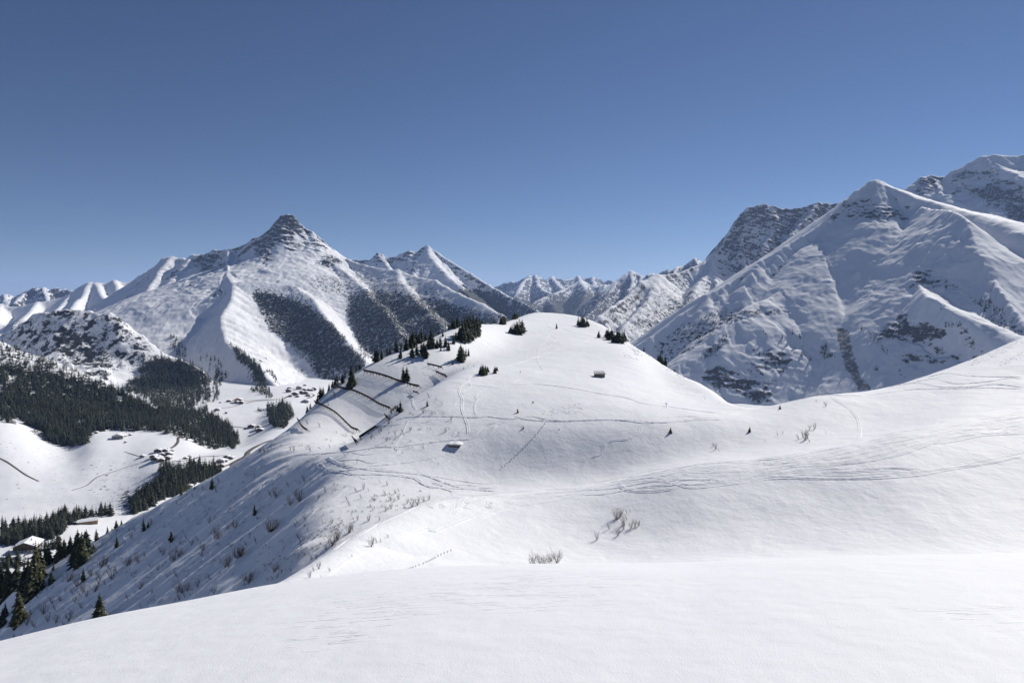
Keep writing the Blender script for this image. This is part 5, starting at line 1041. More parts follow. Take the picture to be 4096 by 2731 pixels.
OTHER = [
 ('bank', Z4([(2352,515),(2200,540),(2050,590),(1900,650),(1780,690),(1720,670),(1600,700),(1500,720),(1420,735)]), 1.3, 0.13),
 ('bank', Z4([(1430,605),(1330,615),(1250,660),(1150,720),(1050,760),(900,870),(760,940),(600,1040),(480,1110)]), 1.0, 0.11),
 ('bank', Z4([(1700,450),(1560,520),(1400,590),(1300,640)]), 0.8, 0.09),
 ('bank', Z4([(1220,850),(1080,920),(1000,980),(850,1085)]), 0.6, 0.07),
 # right ridge
 ('ridge', Z7([(2352,440),(2100,440),(1900,435),(1700,412),(1550,440),(1400,490),(1100,540),(800,580),(500,620),(250,670),(0,715),(-200,770)]), 1.3, 0.13),
 ('ridge', Z7([(2352,465),(2230,450),(2050,480),(1800,500),(1680,480),(1600,455),(1450,480),(1250,520),(900,575),(600,610),(350,650)]), 1.2, 0.12),
 ('ridge', Z7([(2352,530),(2100,505),(1900,525),(1650,530),(1500,500),(1380,500),(1150,550),(950,590),(760,600),(700,598)]), 1.3, 0.13),
 ('ridge', Z7([(2352,545),(2000,535),(1700,545),(1400,550),(1200,575),(1000,600),(800,605)]), 1.2, 0.11),
 ('ridge', Z7([(700,600),(740,645),(820,690),(880,740),(930,810),(945,880),(940,970)]), 1.1, 0.13), ('ridge', Z7([(720,600),(770,650),(840,690),(905,750),(940,830),(950,900),(948,960)]), 0.9, 0.1),
 ('ridge', Z7([(0,715),(-150,735),(-400,775),(-560,780),(-760,790)]), 1.3, 0.12), ('ridge', Z7([(100,700),(-100,760),(-300,790),(-500,785)]), 1.1, 0.1),
 # rim of the hollow, across the picture
 ('rim', Z5([(2352,1090),(2100,1125),(1800,1150),(1650,1155),(1480,1135),(1250,1128),(1000,1135),(850,1130),(700,1100),(560,1120),(430,1115),(330,1100),(230,1108),(100,1105),(0,1095)]), 1.4, 0.15),
 ('rim', Z5([(2352,1130),(2150,1130),(1900,1150),(1700,1148),(1500,1130),(1200,1132),(1000,1140),(800,1138),(650,1125),(560,1105),(480,1125),(350,1165),(270,1195),(220,1240),(140,1290),(0,1300)]), 1.3, 0.14),
 ('rim', Z5([(570,1110),(430,1165),(390,1180),(350,1240),(240,1310),(140,1390),(40,1440),(-60,1500)]), 1.0, 0.12), ('rim', Z5([(330,1220),(200,1285),(100,1300),(10,1305)]), 1.0, 0.12),
 ('rim', Z5([(1760,1150),(1660,1170),(1630,1200),(1610,1250),(1520,1295),(1400,1305),(1340,1325),(1315,1370),(1290,1420),(1200,1450),(1150,1490),(1130,1540)]), 1.1, 0.12),
 # hill
 ('hill', Z5([(880,215),(870,265),(840,310),(865,350),(860,390),(825,440),(815,470),(770,500),(750,560),(745,610),(770,670),(800,710)]), 0.9, 0.10),
 ('hill', Z5([(885,220),(910,255),(880,300),(830,330),(880,350),(870,410),(905,440),(880,460),(835,470),(850,505),(770,540),(760,580),(745,600)]), 0.9, 0.10),
 ('hill', Z5([(1225,430),(1100,480),(950,525),(760,585),(620,635),(470,675)]), 1.1, 0.11), ('hill', Z5([(1225,415),(1100,395),(960,350)]), 0.8, 0.09), ('hill', Z5([(930,230),(1000,255),(1100,265)]), 0.8, 0.09), ('hill', Z5([(950,345),(1090,315)]), 0.8, 0.09),
 ('hill', Z5([(2352,1085),(2100,1050),(1850,1015),(1650,990),(1500,940),(1300,910),(1100,870),(900,840),(700,825),(520,835),(420,860),(300,870),(240,900),(215,950),(240,945),(210,1010),(215,1070),(230,1105)]), 0.8, 0.09),
 ('hill', Z5([(420,855),(150,830),(0,805)]), 0.6, 0.07), ('hill', Z5([(510,830),(600,780),(700,745),(800,710)]), 0.6, 0.07),
 ('hill', Z5([(205,735),(160,770),(150,800),(90,845),(80,900),(105,960),(100,1030),(120,1100),(150,1180),(155,1270)]), 1.1, 0.12), ('hill', Z5([(160,810),(175,850),(110,890),(120,920),(60,960),(40,1000),(0,1020)]), 0.8, 0.09),
 ('hill', Z5([(120,1170),(40,1240),(20,1300)]), 0.8, 0.09),
 # slope below the shoulder
 ('slope', Z3([(2000,890),(1800,885),(1600,890),(1450,915)]), 1.2, 0.13), ('slope', Z3([(1600,740),(1610,790),(1640,840)]), 0.9, 0.1),
 ('slope', Z3([(2352,930),(2200,970),(2050,1070),(1900,1090),(1700,1110),(1500,1145),(1300,1150),(1150,1175),(950,1195),(800,1205),(600,1215)]), 1.2, 0.13),
 ('slope', Z3([(2050,1080),(1800,1105),(1600,1130),(1460,1155),(1480,1190),(1350,1260),(1250,1285),(1130,1255),(950,1265),(880,1230)]), 1.0, 0.11),
 ('slope', Z3([(1320,970),(1480,955),(1560,930),(1450,1140),(1350,1185),(1200,1215),(1070,1190)]), 0.7, 0.08),
 ('slope', Z3([(2200,1100),(2050,1160),(1850,1220),(1650,1265),(1450,1290),(1250,1310),(1150,1330),(1050,1320),(960,1290),(880,1240),(920,1270),(1100,1320),(1250,1345),(1500,1365),(1650,1380)]), 1.1, 0.13),
 ('slope', Z3([(830,1270),(800,1300),(860,1340),(1000,1360),(1100,1385),(1250,1380),(1400,1385),(1600,1410),(1660,1440),(1750,1490),(1900,1500),(2100,1510),(2352,1530)]), 1.3, 0.16),
 ('slope', Z3([(810,1285),(870,1355),(1000,1350),(1200,1330),(1350,1340),(1550,1370),(1700,1385),(1850,1440),(2000,1490),(2200,1500),(2352,1490)]), 1.2, 0.14),
 ('slope', Z3([(1640,1420),(1700,1470),(1850,1500),(2000,1545)]), 1.2, 0.14), ('slope', Z3([(1960,1560),(1900,1495),(1780,1455),(2000,1470),(2200,1480)]), 1.0, 0.12),
 ('slope', Z3([(2352,1450),(2200,1460),(2000,1435),(1800,1400),(1650,1390)]), 0.7, 0.08), ('slope', Z3([(1150,1390),(1190,1420),(1300,1390)]), 0.8, 0.1),
 # long traverses on the steep left flank
 ('slope', Z4([(1050,310),(950,400),(800,480),(700,590),(560,700),(420,830),(300,910),(180,960),(60,1060),(0,1110)]), 1.0, 0.12), ('slope', Z4([(560,120),(480,150),(420,210),(300,250),(200,340),(100,420),(0,470)]), 0.9, 0.1),
 ('slope', Z4([(480,165),(380,230),(310,300),(270,400)]), 0.7, 0.08), ('slope', Z4([(330,130),(200,180),(80,250),(0,290)]), 0.8, 0.09), ('slope', Z4([(400,350),(300,370),(170,420),(60,480),(0,520)]), 0.8, 0.09), ('slope', Z4([(360,480),(200,580),(80,680),(0,740)]), 0.9, 0.1),
 ('slope', Z2([(1680,140),(1720,200),(1710,250),(1800,290),(1900,320),(2000,290),(2100,290),(2080,310)]), 0.9, 0.11), ('slope', Z2([(1710,250),(1770,300),(1870,330),(1980,300),(2100,200),(2150,120)]), 0.9, 0.11), ('slope', Z2([(1370,310),(1380,350),(1500,375),(1650,390),(1800,350),(1950,320)]), 0.8, 0.1),
 ('slope', Z2([(1230,330),(1320,370),(1400,370)]), 0.7, 0.08), ('slope', Z2([(1120,380),(1060,430),(1040,500),(1060,560),(1030,620),(1020,690),(1060,700)]), 0.8, 0.1), ('slope', Z2([(1060,600),(1180,575),(1320,540),(1290,570)]), 0.7, 0.09),
 ('slope', Z2([(2352,30),(2280,60),(2230,130),(2180,190)]), 0.7, 0.08), ('slope', Z2([(1920,60),(1850,90),(1750,120)]), 0.7, 0.08), ('slope', Z2([(1600,450),(1700,420),(1640,400)]), 0.7, 0.08),
]
tv, tf = [], []
for pts in BUNDLE:
    for j in range(3):
        q = [(u + TR.uniform(-10, 10), v + TR.uniform(-4, 4) + j * 7) for u, v in pts]
        for run in drape(q, nhit): ribbon(tv, tf, run, groove(TR.uniform(0.7, 1.2), TR.uniform(0.05, 0.10)), nz, 0.5, 0.25, TR)
me = np_mesh('ski_tracks', np.concatenate(tv), np.concatenate(tf)); o = link('ski_tracks', me, M_SNOW)
tag(o, 'broad sweep of ski tracks along the bank from the right edge to the centre', kind='structure')
for key, lab in (('bank', 'thin ski tracks crossing the near bank'), ('ridge', 'curving ski tracks along the right ridge'), ('rim', 'ski tracks along the rim of the hollow'), ('hill', 'winding ski tracks and footpaths on the rounded hill'), ('slope', 'tangled ski tracks on the left slope and below the shoulder')):
    tv, tf = [], []
    for k_, pts, w_, h_ in OTHER:
        if k_ != key: continue
        for run in drape(pts, nhit): ribbon(tv, tf, run, groove(w_ * 0.8, h_ * 0.95), nz, 0.6, 0.4, TR)
    o = link('ski_tracks', np_mesh('ski_tracks', np.concatenate(tv), np.concatenate(tf)), M_SNOW); tag(o, lab, kind='structure')
# lone footprints across the hollow: little rims round each print
def prints(pts, step, w_, name, lab):
    V, T = [], []
    for run in drape(pts, nhit):
        acc = 0; side = 1
        for a_, b_ in zip(run, run[1:]):
            L_ = (b_ - a_).length; acc += L_
            if acc < step: continue
            acc = 0; side = -side; d = (b_ - a_).normalized(); c = a_ + Vector((-d.y, d.x, 0)) * 0.13 * side; b = len(V)
            for k in range(8):
                t = 6.283 * k / 8; ex, ey = math.cos(t), math.sin(t)
                for r_, h_ in ((w_ * 1.6, -0.03), (w_, 0.11), (w_ * 0.6, 0.012)):
                    x = c.x + d.x * ex * r_ * 1.3 - d.y * ey * r_; y = c.y + d.y * ex * r_ * 1.3 + d.x * ey * r_; V.append((x, y, float(nz(x, y)) + h_))
            for k in range(8):
                k2 = (k + 1) % 8
                for j in range(2): T += [(b + k * 3 + j, b + k2 * 3 + j, b + k2 * 3 + j + 1, b + k * 3 + j + 1)]
    o = link(name, np_mesh(name, V, T), M_SNOW); tag(o, lab, kind='structure')
prints(Z5([(800,1180),(700,1300),(560,1440),(420,1560)]), 0.55, 0.2, 'footprints', 'straight line of footprints down into the hollow')
prints(Z4([(1950,850),(1850,890),(1760,940),(1640,990),(1570,1015)]), 0.5, 0.09, 'footprints', 'trodden patch of footprints at the foot of the near bank')

# ------------------------------------------------------------------ timber
M_WOOD = plain('weathered_wood', (0.17, 0.155, 0.14), 0.85, 0.3, 6.0); M_DARKWOOD = plain('dark_timber', (0.055, 0.04, 0.032), 0.85, 0.3, 4.0)
M_RUST = plain('rusty_steel', (0.045, 0.032, 0.027), 0.75, 0.3, 3.0); M_CAP = plain('roof_snow', SNOW, 0.65, 0.02, 1.0, 0.1)
M_PLASTER = plain('pale_plaster', (0.42, 0.40, 0.37), 0.9, 0.08, 2.0); M_HOUSEWOOD = plain('brown_cladding', (0.10, 0.062, 0.04), 0.85, 0.3, 1.5); M_TAN = plain('light_larch_cladding', (0.30, 0.21, 0.12), 0.85, 0.2, 1.5)
M_GLASS = plain('window_glass', (0.02, 0.025, 0.03), 0.15, 0.1, 1.0, 0.5); M_ROAD = plain('grey_wet_road', (0.13, 0.115, 0.10), 0.8, 0.25, 0.2); M_STONE = plain('stone', (0.16, 0.15, 0.14), 0.9, 0.4, 1.0)
M_ORANGE = plain('orange_facade', (0.42, 0.20, 0.10), 0.85, 0.1, 1.0)
def box(V, F, x0, x1, y0, y1, z0, z1):
    b = len(V); V += [(x, y, z) for x in (x0, x1) for y in (y0, y1) for z in (z0, z1)]
    F += [(b + i, b + j, b + k, b + l) for i, j, k, l in ((0, 1, 3, 2), (4, 6, 7, 5), (0, 4, 5, 1), (2, 3, 7, 6), (0, 2, 6, 4), (1, 5, 7, 3))]
def box_me(name, mat, *boxes):
    V, F = [], []
    for b in boxes: box(V, F, *b)
    me = bpy.data.meshes.new(name); me.from_pydata(V, [], F); me.update(); me.materials.append(mat); return me
def empty(name, loc, rz, label, cat, group=None):
    t = bpy.data.objects.new(name, None); COL.objects.link(t); t.location = loc; t.rotation_euler = (0, 0, rz); t.empty_display_size = 0.3
    return tag(t, label, cat, group)

# the little hut on the hill
hp = near_pt(2398, 1506); k = hp.y / FPX; wd, hg = 37 * k, 15 * k
hut = empty('wooden_hut', hp, 0.12, 'small grey wooden hut with a striped snowy roof standing alone on the hill', 'hut')
n_pl = 14
me = box_me('plank', M_WOOD, (-wd / n_pl * 0.47, wd / n_pl * 0.47, -0.03, 0.03, -0.3, hg)); me2 = box_me('plank', M_WOOD, (-0.03, 0.03, -0.16, 0.16, -0.3, hg * 0.86))
link('wall', box_me('wall', M_DARKWOOD, (-wd / 2 + 0.05, wd / 2 - 0.05, -1.35, 1.35, -0.4, hg - 0.12)), None, hut)
for i in range(n_pl):
    for yy_ in (-1.42, 1.42):
        q = link('plank', me, None, hut); q.location = (-wd / 2 + wd * (i + 0.5) / n_pl, yy_, 0.02 * (i % 3))
for i in range(8):
    for xx_ in (-wd / 2, wd / 2):
        q = link('plank', me2, None, hut); q.location = (xx_, -1.22 + 0.35 * i, 0)
rb = [(-wd / 2 - 0.3, wd / 2 + 0.3, -1.95, 1.75, -0.05, 0.05)]
rf = link('roof', box_me('roof', M_DARKWOOD, *rb), None, hut); rf.location = (0, 0, hg + 0.12); rf.rotation_euler = (math.radians(13), 0, 0)
bm_ = box_me('roof_board', M_CAP, (-0.16, 0.16, -1.92, 1.72, 0.052, 0.13)); bm2 = box_me('roof_board', M_WOOD, (-0.14, 0.14, -1.97, 1.75, 0.052, 0.10))
for i in range(16):
    q = link('roof_board', bm_ if i % 2 == 0 else bm2, None, rf); q.location = (-wd / 2 - 0.12 + (wd + 0.24) * i / 15, 0, 0)
# hut buried to its eaves in the slope
bp = near_pt(1818, 1784); k = bp.y / FPX; wd = 52 * k
bh = empty('buried_hut', bp, -0.12, 'snow buried hut on the left slope showing only dark timbers under a thick snow roof', 'hut')
link('wall', box_me('wall', M_DARKWOOD, (-wd / 2 + 0.3, wd / 2 - 0.3, -0.6, 1.5, -0.6, 0.62)), None, bh)
for i, z in enumerate((0.14, 0.34, 0.54)):
    q = link('log', box_me('log', M_STONE, (-wd / 2 + 0.15, wd / 2 - 0.25 * i, -0.72, -0.58, z - 0.1, z + 0.08)), None, bh)
V = []; F = []
for i in range(13):
    for j in range(7):
        x = -wd / 2 - 0.4 + (wd + 0.8) * i / 12; y = -1.0 + 2.8 * j / 6; e_ = max(0, 1 - abs(2 * i / 12 - 1) ** 4); V.append((x, y, 0.66 + 0.45 * e_ * (1 - (1 - j / 6) ** 3 * 0.6) + 0.06 * math.sin(3 * x)))
F = [tuple(r) for r in grid_faces(13, 7)]; nb_ = len(V); V += [(x, y, 0.6) for x, y, z in V]; F += [tuple(nb_ + q for q in f[::-1]) for f in F]
ring = [i * 7 for i in range(13)] + [12 * 7 + j for j in range(1, 7)] + [i * 7 + 6 for i in range(11, -1, -1)] + [j for j in range(5, 0, -1)]
F += [(ring[i], ring[(i + 1) % len(ring)], nb_ + ring[(i + 1) % len(ring)], nb_ + ring[i]) for i in range(len(ring))]
me = bpy.data.meshes.new('roof'); me.from_pydata(V, [], F); me.update(); me.materials.append(M_CAP); link('roof', me, None, bh)
# trail sign
sp = near_pt(2665, 1628); sg = empty('trail_sign', sp, 0, 'thin little signpost standing in the bright snow right of the hut', 'sign')
k = sp.y / FPX; link('post', box_me('post', M_DARKWOOD, (-0.05, 0.05, -0.05, 0.05, -0.3, 16 * k)), None, sg); link('board', box_me('board', M_DARKWOOD, (-0.45, 0.35, -0.09, -0.055, 13.5 * k, 16 * k)), None, sg)

# snow barriers: posts leaning out of the slope, cross rails between them
POST = box_me('post', M_RUST, (-0.09, 0.09, -0.08, 0.08, -0.5, 1.0)); STRUT = box_me('strut', M_RUST, (-0.07, 0.07, -0.06, 0.06, -0.3, 1.0))
def barrier(pts, hpx, lab, grate=4, spacing=1.7, lit=False):
    runs = drape(pts, nhit, 16)
    if not runs: return
    run = max(runs, key=len); d = [0.0]
    for a_, b_ in zip(run, run[1:]): d.append(d[-1] + (b_ - a_).length)
    n = max(3, int(d[-1] / spacing)); L_ = np.linspace(0, d[-1], n); P = [Vector([float(np.interp(t, d, [p[c] for p in run])) for c in range(3)]) for t in L_]
    h = hpx * run[len(run) // 2].y / FPX; root = empty('snow_barrier', P[0], 0, lab, 'snow barrier', 'avalanche barriers on the shaded slope of the hill')
    lean = Vector((-0.42, -0.30, 1.0)) * h; back = Vector((0.55, 0.18, 0.05)) * h
    for i, p in enumerate(P):
        q = link('post', POST, None, root); o_ = p - P[0]; q.location = o_
        q.rotation_euler = lean.to_track_quat('Z', 'X').to_euler(); q.scale = (1, 1, lean.length)
        if i % 2 == 0:
            st_ = o_ + back; dv = (o_ + lean * 0.75) - st_; q2 = link('strut', STRUT, None, root); q2.location = st_; q2.rotation_euler = dv.to_track_quat('Z', 'X').to_euler(); q2.scale = (1, 1, dv.length)
    for g in range(grate):
        f = 0.58 + 0.42 * g / (grate - 1); V = []; F = []; r = 0.09
        for p in P:
            c = p - P[0] + lean * f; V += [(c.x - r, c.y - r, c.z - r), (c.x + r, c.y - r, c.z - r), (c.x + r, c.y + r, c.z + r), (c.x - r, c.y + r, c.z + r)]
        for i in range(len(P) - 1):
            for k_ in range(4): F.append((i * 4 + k_, i * 4 + (k_ + 1) % 4, i * 4 + 4 + (k_ + 1) % 4, i * 4 + 4 + k_))
        F += [(3, 2, 1, 0), tuple(len(V) - 4 + k_ for k_ in range(4))]
        me = bpy.data.meshes.new('rail'); me.from_pydata(V, [], F); me.update(); me.materials.append(M_RUST); link('rail', me, None, root)
barrier(Z3([(1197,518),(1300,540),(1410,572),(1475,598),(1545,618),(1610,640),(1672,652)]), 16, 'long curving avalanche barrier, uppermost of the long ones, left of the tall pair of spruces')
barrier(Z3([(970,655),(1050,672),(1120,690),(1240,745),(1330,800),(1425,838)]), 15, 'longest avalanche barrier, second of the long ones from the top')
barrier(Z3([(768,775),(870,822),(960,875),(1050,960),(1100,1005),(1150,1022)]), 14, 'long avalanche barrier, lowest of the three long ones')
barrier(Z3([(1740,458),(1800,470),(1865,488)]), 13, 'short avalanche barrier high up below the wooded ridge')
barrier(Z3([(1813,522),(1855,540),(1897,555)]), 13, 'short avalanche barrier just below the highest one')
barrier(Z3([(905,640),(930,650),(962,660)]), 12, 'very short avalanche barrier at the left end beside the spruces')
barrier(Z3([(625,915),(645,960),(680,1000),(713,1020)]), 14, 'short steep avalanche barrier at the lower left edge of the hill')
barrier(Z3([(1617,684),(1640,695),(1662,700)]), 10, 'tiny avalanche barrier under the end of the uppermost long one')
barrier(Z3([(1095,1080),(1112,1105),(1130,1130)]), 22, 'steep dark avalanche barrier below the lowest long one', 6)
barrier(Z3([(1372,885),(1385,900),(1400,910)]), 14, 'tiny dark avalanche barrier beside the bushy shoulder', 5)
barrier(Z3([(1160,1082),(1200,1055),(1250,1022),(1300,990)]), 13, 'reddish sunlit avalanche barrier along the bushy shoulder', 6)
barrier(Z3([(1425,868),(1450,845),(1475,820)]), 13, 'reddish avalanche barrier beside the spruces at the end of the longest one', 6)
barrier(Z3([(610,915),(640,890),(672,866)]), 9, 'reddish avalanche barrier on the left skyline of the hill', 5)

# ------------------------------------------------------------------ houses in the valley
def house(u, v, wpx, hpx, lab, rz=0.0, grp=None, wall=None, ratio=0.8, roof='gable', nwin=3, floors=2, chim=True, depth=None, base=True):
    p = sheet_pt(u, v, [VAL, MT3, FHILL]); k = p.y / FPX; w_ = wpx * k; h = hpx * k * 0.62; d = depth if depth else w_ * ratio
    t = empty('house', p, rz, lab, 'house', grp); wall = wall or M_HOUSEWOOD
    if base: link('base', box_me('base', M_PLASTER, (-w_ / 2 + 0.05, w_ / 2 - 0.05, -d / 2 + 0.05, d / 2 - 0.05, -3, h * 0.42)), None, t)
    V = [(-w_ / 2, -d / 2), (w_ / 2, -d / 2), (w_ / 2, d / 2), (-w_ / 2, d / 2)]; z0 = h * 0.42 if base else -2; rise = w_ * 0.2 if roof == 'gable' else 0
    me = bpy.data.meshes.new('wall')
    if roof == 'gable':
        vv = [(x, y, z) for z in (z0, h) for x, y in V] + [(0, -d / 2, h + rise), (0, d / 2, h + rise)]
        ff = [(0, 3, 2, 1), (0, 1, 5, 8, 4), (1, 2, 6, 5), (2, 3, 7, 9, 6), (3, 0, 4, 7), (4, 8, 9, 7), (5, 6, 9, 8)]
    else:
        vv = [(x, y, z) for z in (z0, h) for x, y in V]; ff = [(0, 3, 2, 1), (0, 1, 5, 4), (1, 2, 6, 5), (2, 3, 7, 6), (3, 0, 4, 7), (4, 5, 6, 7)]
    me.from_pydata(vv, [], ff); me.update(); me.materials.append(wall); link('wall', me, None, t)
    ov = w_ * 0.08; th = 0.55
    if roof == 'gable':
        rr = []
        for zt, zo in ((0.12, 0), (th, 1)):
            rr += [(-w_ / 2 - ov, h - ov * 0.4), (0, h + rise), (w_ / 2 + ov, h - ov * 0.4)] if zo == 0 else [(-w_ / 2 - ov, h - ov * 0.4 + th), (0, h + rise + th), (w_ / 2 + ov, h - ov * 0.4 + th)]
        vv = [(x, y, z + 0.05) for y in (-d / 2 - ov, d / 2 + ov) for x, z in rr]
        ff = [(0, 1, 4, 3), (1, 2, 5, 4), (6, 9, 10, 7), (7, 10, 11, 8), (3, 4, 10, 9), (4, 5, 11, 10), (0, 6, 7, 1), (1, 7, 8, 2), (0, 3, 9, 6), (2, 8, 11, 5)]
        me = bpy.data.meshes.new('roof'); me.from_pydata(vv, [], ff); me.update(); me.materials.append(M_CAP); rf = link('roof', me, None, t)
    else:
        rf = link('roof', box_me('roof', M_CAP, (-w_ / 2 - ov, w_ / 2 + ov, -d / 2 - ov, d / 2 + ov, h + 0.02, h + 0.6)), None, t)
    if chim: link('chimney', box_me('chimney', M_STONE, (w_ * 0.14, w_ * 0.14 + 0.8, -0.4, 0.4, h + 0.3, h + rise + 1.3)), None, rf)
    for f in range(floors):
        zc_ = h * (0.20 + 0.50 * f) if floors > 1 else h * 0.5; ww = min(w_ * 0.09, 1.2); wh = h * 0.15
        for i in range(nwin):
            xx_ = -w_ / 2 + w_ * (i + 0.5) / nwin; fr = link('window', box_me('window', M_DARKWOOD, (xx_ - ww * 0.6, xx_ + ww * 0.6, -d / 2 - 0.06, -d / 2 + 0.02, zc_ - wh * 0.1, zc_ + wh * 1.1)), None, t)
            link('pane', box_me('pane', M_GLASS, (xx_ - ww * 0.48, xx_ + ww * 0.48, -d / 2 - 0.09, -d / 2 - 0.065, zc_, zc_ + wh)), None, fr)
    if floors > 1 and wpx > 24: link('balcony', box_me('balcony', M_DARKWOOD, (-w_ * 0.42, w_ * 0.42, -d / 2 - 1.2, -d / 2 - 0.02, h * 0.50, h * 0.55), (-w_ * 0.42, w_ * 0.42, -d / 2 - 1.25, -d / 2 - 1.15, h * 0.5, h * 0.64)), None, t)
    return t
def Zh(a_, b_): return (a_ / 2.138, 1300 + b_ / 2.138)
def ZV(a_, b_): return (900 + a_ / 2.138, 1250 + b_ / 2.138)
G1 = 'houses of the hamlet in the meadow'; G2 = 'houses of the village under the big mountain'; G3 = 'houses on the pastures above the gorge'; G4 = 'houses beside the gallery road'
house(*Zh(1350,1085), 26, 15, 'dark chalet at the upper left of the meadow hamlet', 0.3, G1); house(*Zh(1425,1088), 27, 17, 'dark chalet at the top of the meadow hamlet, below the winding lane', -0.1, G1)
house(*Zh(1440,1115), 30, 17, 'broad chalet with a big snowy roof on the right of the meadow hamlet', 0.2, G1); house(*Zh(1435,1147), 27, 16, 'chalet at the lower right of the meadow hamlet', 0.1, G1, M_TAN)
house(*Zh(1345,1160), 36, 20, 'large chalet with two floors of balconies at the bottom of the meadow hamlet', -0.25, G1); house(*Zh(1378,1165), 24, 14, 'smaller chalet right beside the large bottom one of the meadow hamlet', 0.35, G1)
house(*Zh(1318,1135), 26, 14, 'low chalet at the left side of the meadow hamlet', 0.0, G1); house(*Zh(1385,1118), 24, 13, 'small snowy roofed chalet in the middle of the meadow hamlet', 0.4, G1)
house(*Zh(1468,1085), 14, 14, 'narrow house at the right tip of the meadow hamlet', 0.0, G1)
house(*Zh(1220,1128), 20, 9, 'lone grey barn in the white meadow left of the hamlet', 0.05, None, M_WOOD, 0.7, floors=1, nwin=2, chim=False)
house(*Zh(1618,1140), 14, 16, 'narrow dark house on the slope right of the hamlet', 0.1, G4); house(*Zh(1590,1143), 18, 8, 'low shed left of the narrow dark house', 0.0, G4, floors=1, nwin=2, chim=False)
house(*Zh(1655,1180), 28, 13, 'pale long house between the lane and the gorge', 0.15, G4, M_PLASTER)
house(*Zh(1890,1172), 30, 16, 'white walled house with a snowy roof near the gallery road', 0.1, G4, M_PLASTER); house(*Zh(1905,1208), 26, 13, 'dark roofed house just above the left slope edge', -0.2, G4); house(*Zh(1940,1132), 26, 9, 'low dark house beside the car park bend', 0.2, G4); house(*Zh(1975,1140), 24, 9, 'low brown house inside the road bend', 0.0, G4); house(*Zh(1925,1165), 20, 10, 'small house behind the white walled one', 0.1, G4)
house(*Zh(1010,968), 40, 18, 'large pale guest house under the forest at the edge of the meadow', 0.35, None, M_PLASTER, 0.7, nwin=5); house(*Zh(1055,955), 20, 11, 'dark annex right of the pale guest house', 0.1, None)
house(*Zh(1117,942), 12, 6, 'tiny dark hut on the lane east of the guest house', 0, None, floors=1, nwin=1, chim=False); house(*Zh(1075,1004), 9, 6, 'tiny barn standing alone in the meadow below the guest house', 0, None, floors=1, nwin=1, chim=False); house(*Zh(825,924), 14, 7, 'tiny barn at the forest edge left of the guest house', 0.2, None, floors=1, nwin=1, chim=False)
for a_, b_, w_, h_, lab, m_ in ((2040,655,28,17,'orange brown apartment house on the pasture terrace',M_ORANGE),(2062,672,20,12,'dark chalet right below the orange apartment house',None),(2025,668,18,10,'low chalet left below the orange apartment house',None),(1960,656,20,8,'long low shed at the left of the pasture terrace',None),(1988,650,9,8,'small hut between the shed and the orange apartment house',None),(1860,728,22,8,'long low house on the pasture road',M_PLASTER),(1935,755,10,8,'tiny barn alone on the pasture',None),(2150,873,26,12,'dark chalet left in the lower pasture group',None),(2213,882,24,12,'chalet in the middle of the lower pasture group',None),(2222,908,28,14,'broad chalet at the bottom of the lower pasture group',None),(2195,900,16,9,'small chalet at the left bottom of the lower pasture group',None),(2300,685,11,6,'tiny barn near the pasture road',None),(1885,665,9,5,'tiny barn above the pasture road',None)):
    house(*Zh(a_, b_), w_, h_, lab, 0.15, G3, m_, nwin=2 if w_ < 20 else 3, floors=1 if h_ < 9 else 2, chim=w_ > 14)
for a_, b_, w_, h_, lab, m_ in ((635,655,22,16,'tall hotel at the top of the village',M_PLASTER),(545,680,20,15,'tall house at the left of the village',None),(552,655,18,9,'long roofed house at the upper left of the village',None),(600,705,26,13,'broad snowy roofed house at the lower left of the village',None),(655,690,20,11,'middle house of the village',None),(690,695,20,12,'dark house right of the middle one',None),(680,668,18,10,'dark chalet in the upper middle of the village',None),(715,668,16,9,'chalet beside the tall right house',None),(762,665,17,15,'tall house at the right end of the village',None),(740,670,14,9,'small chalet next to the tall right house',None),(620,722,14,8,'small shed below the broad house',None),(560,718,14,8,'small hut at the lower left of the village',None),(690,765,26,11,'two joined houses at the bottom right of the village',M_PLASTER),(712,714,16,9,'low house at the right lane of the village',None),(683,626,12,6,'tiny barn above the village',None),(660,492,9,5,'tiny barn alone on the slope above the village',None),(375,790,10,5,'tiny barn on the pasture below the village road',None)):
    house(*ZV(a_, b_), w_, h_, lab, 0.1, G2, m_, nwin=2 if w_ < 20 else 3, floors=1 if h_ < 9 else 2, chim=w_ > 13)
house(112, 2200, 78, 44, 'big dark wooden farmhouse with a snowy roof at the lower left', 0.25, None, None, 0.9, nwin=6, floors=3); house(40, 2228, 90, 12, 'long flat roofed building half hidden by spruces at the left edge', 0.1, None, M_WOOD, 0.35, 'flat', nwin=4, floors=1, chim=False)
house(352, 2092, 27, 19, 'long tan barn house with a snowy roof on the round meadow', 0.5 + math.pi / 2, None, M_TAN, nwin=2, floors=1, depth=24, base=False)
house(751, 1948, 36, 11, 'low snowy roofed house behind the rim of the left slope', 0.4, None, M_TAN, 0.5, nwin=4, floors=1)

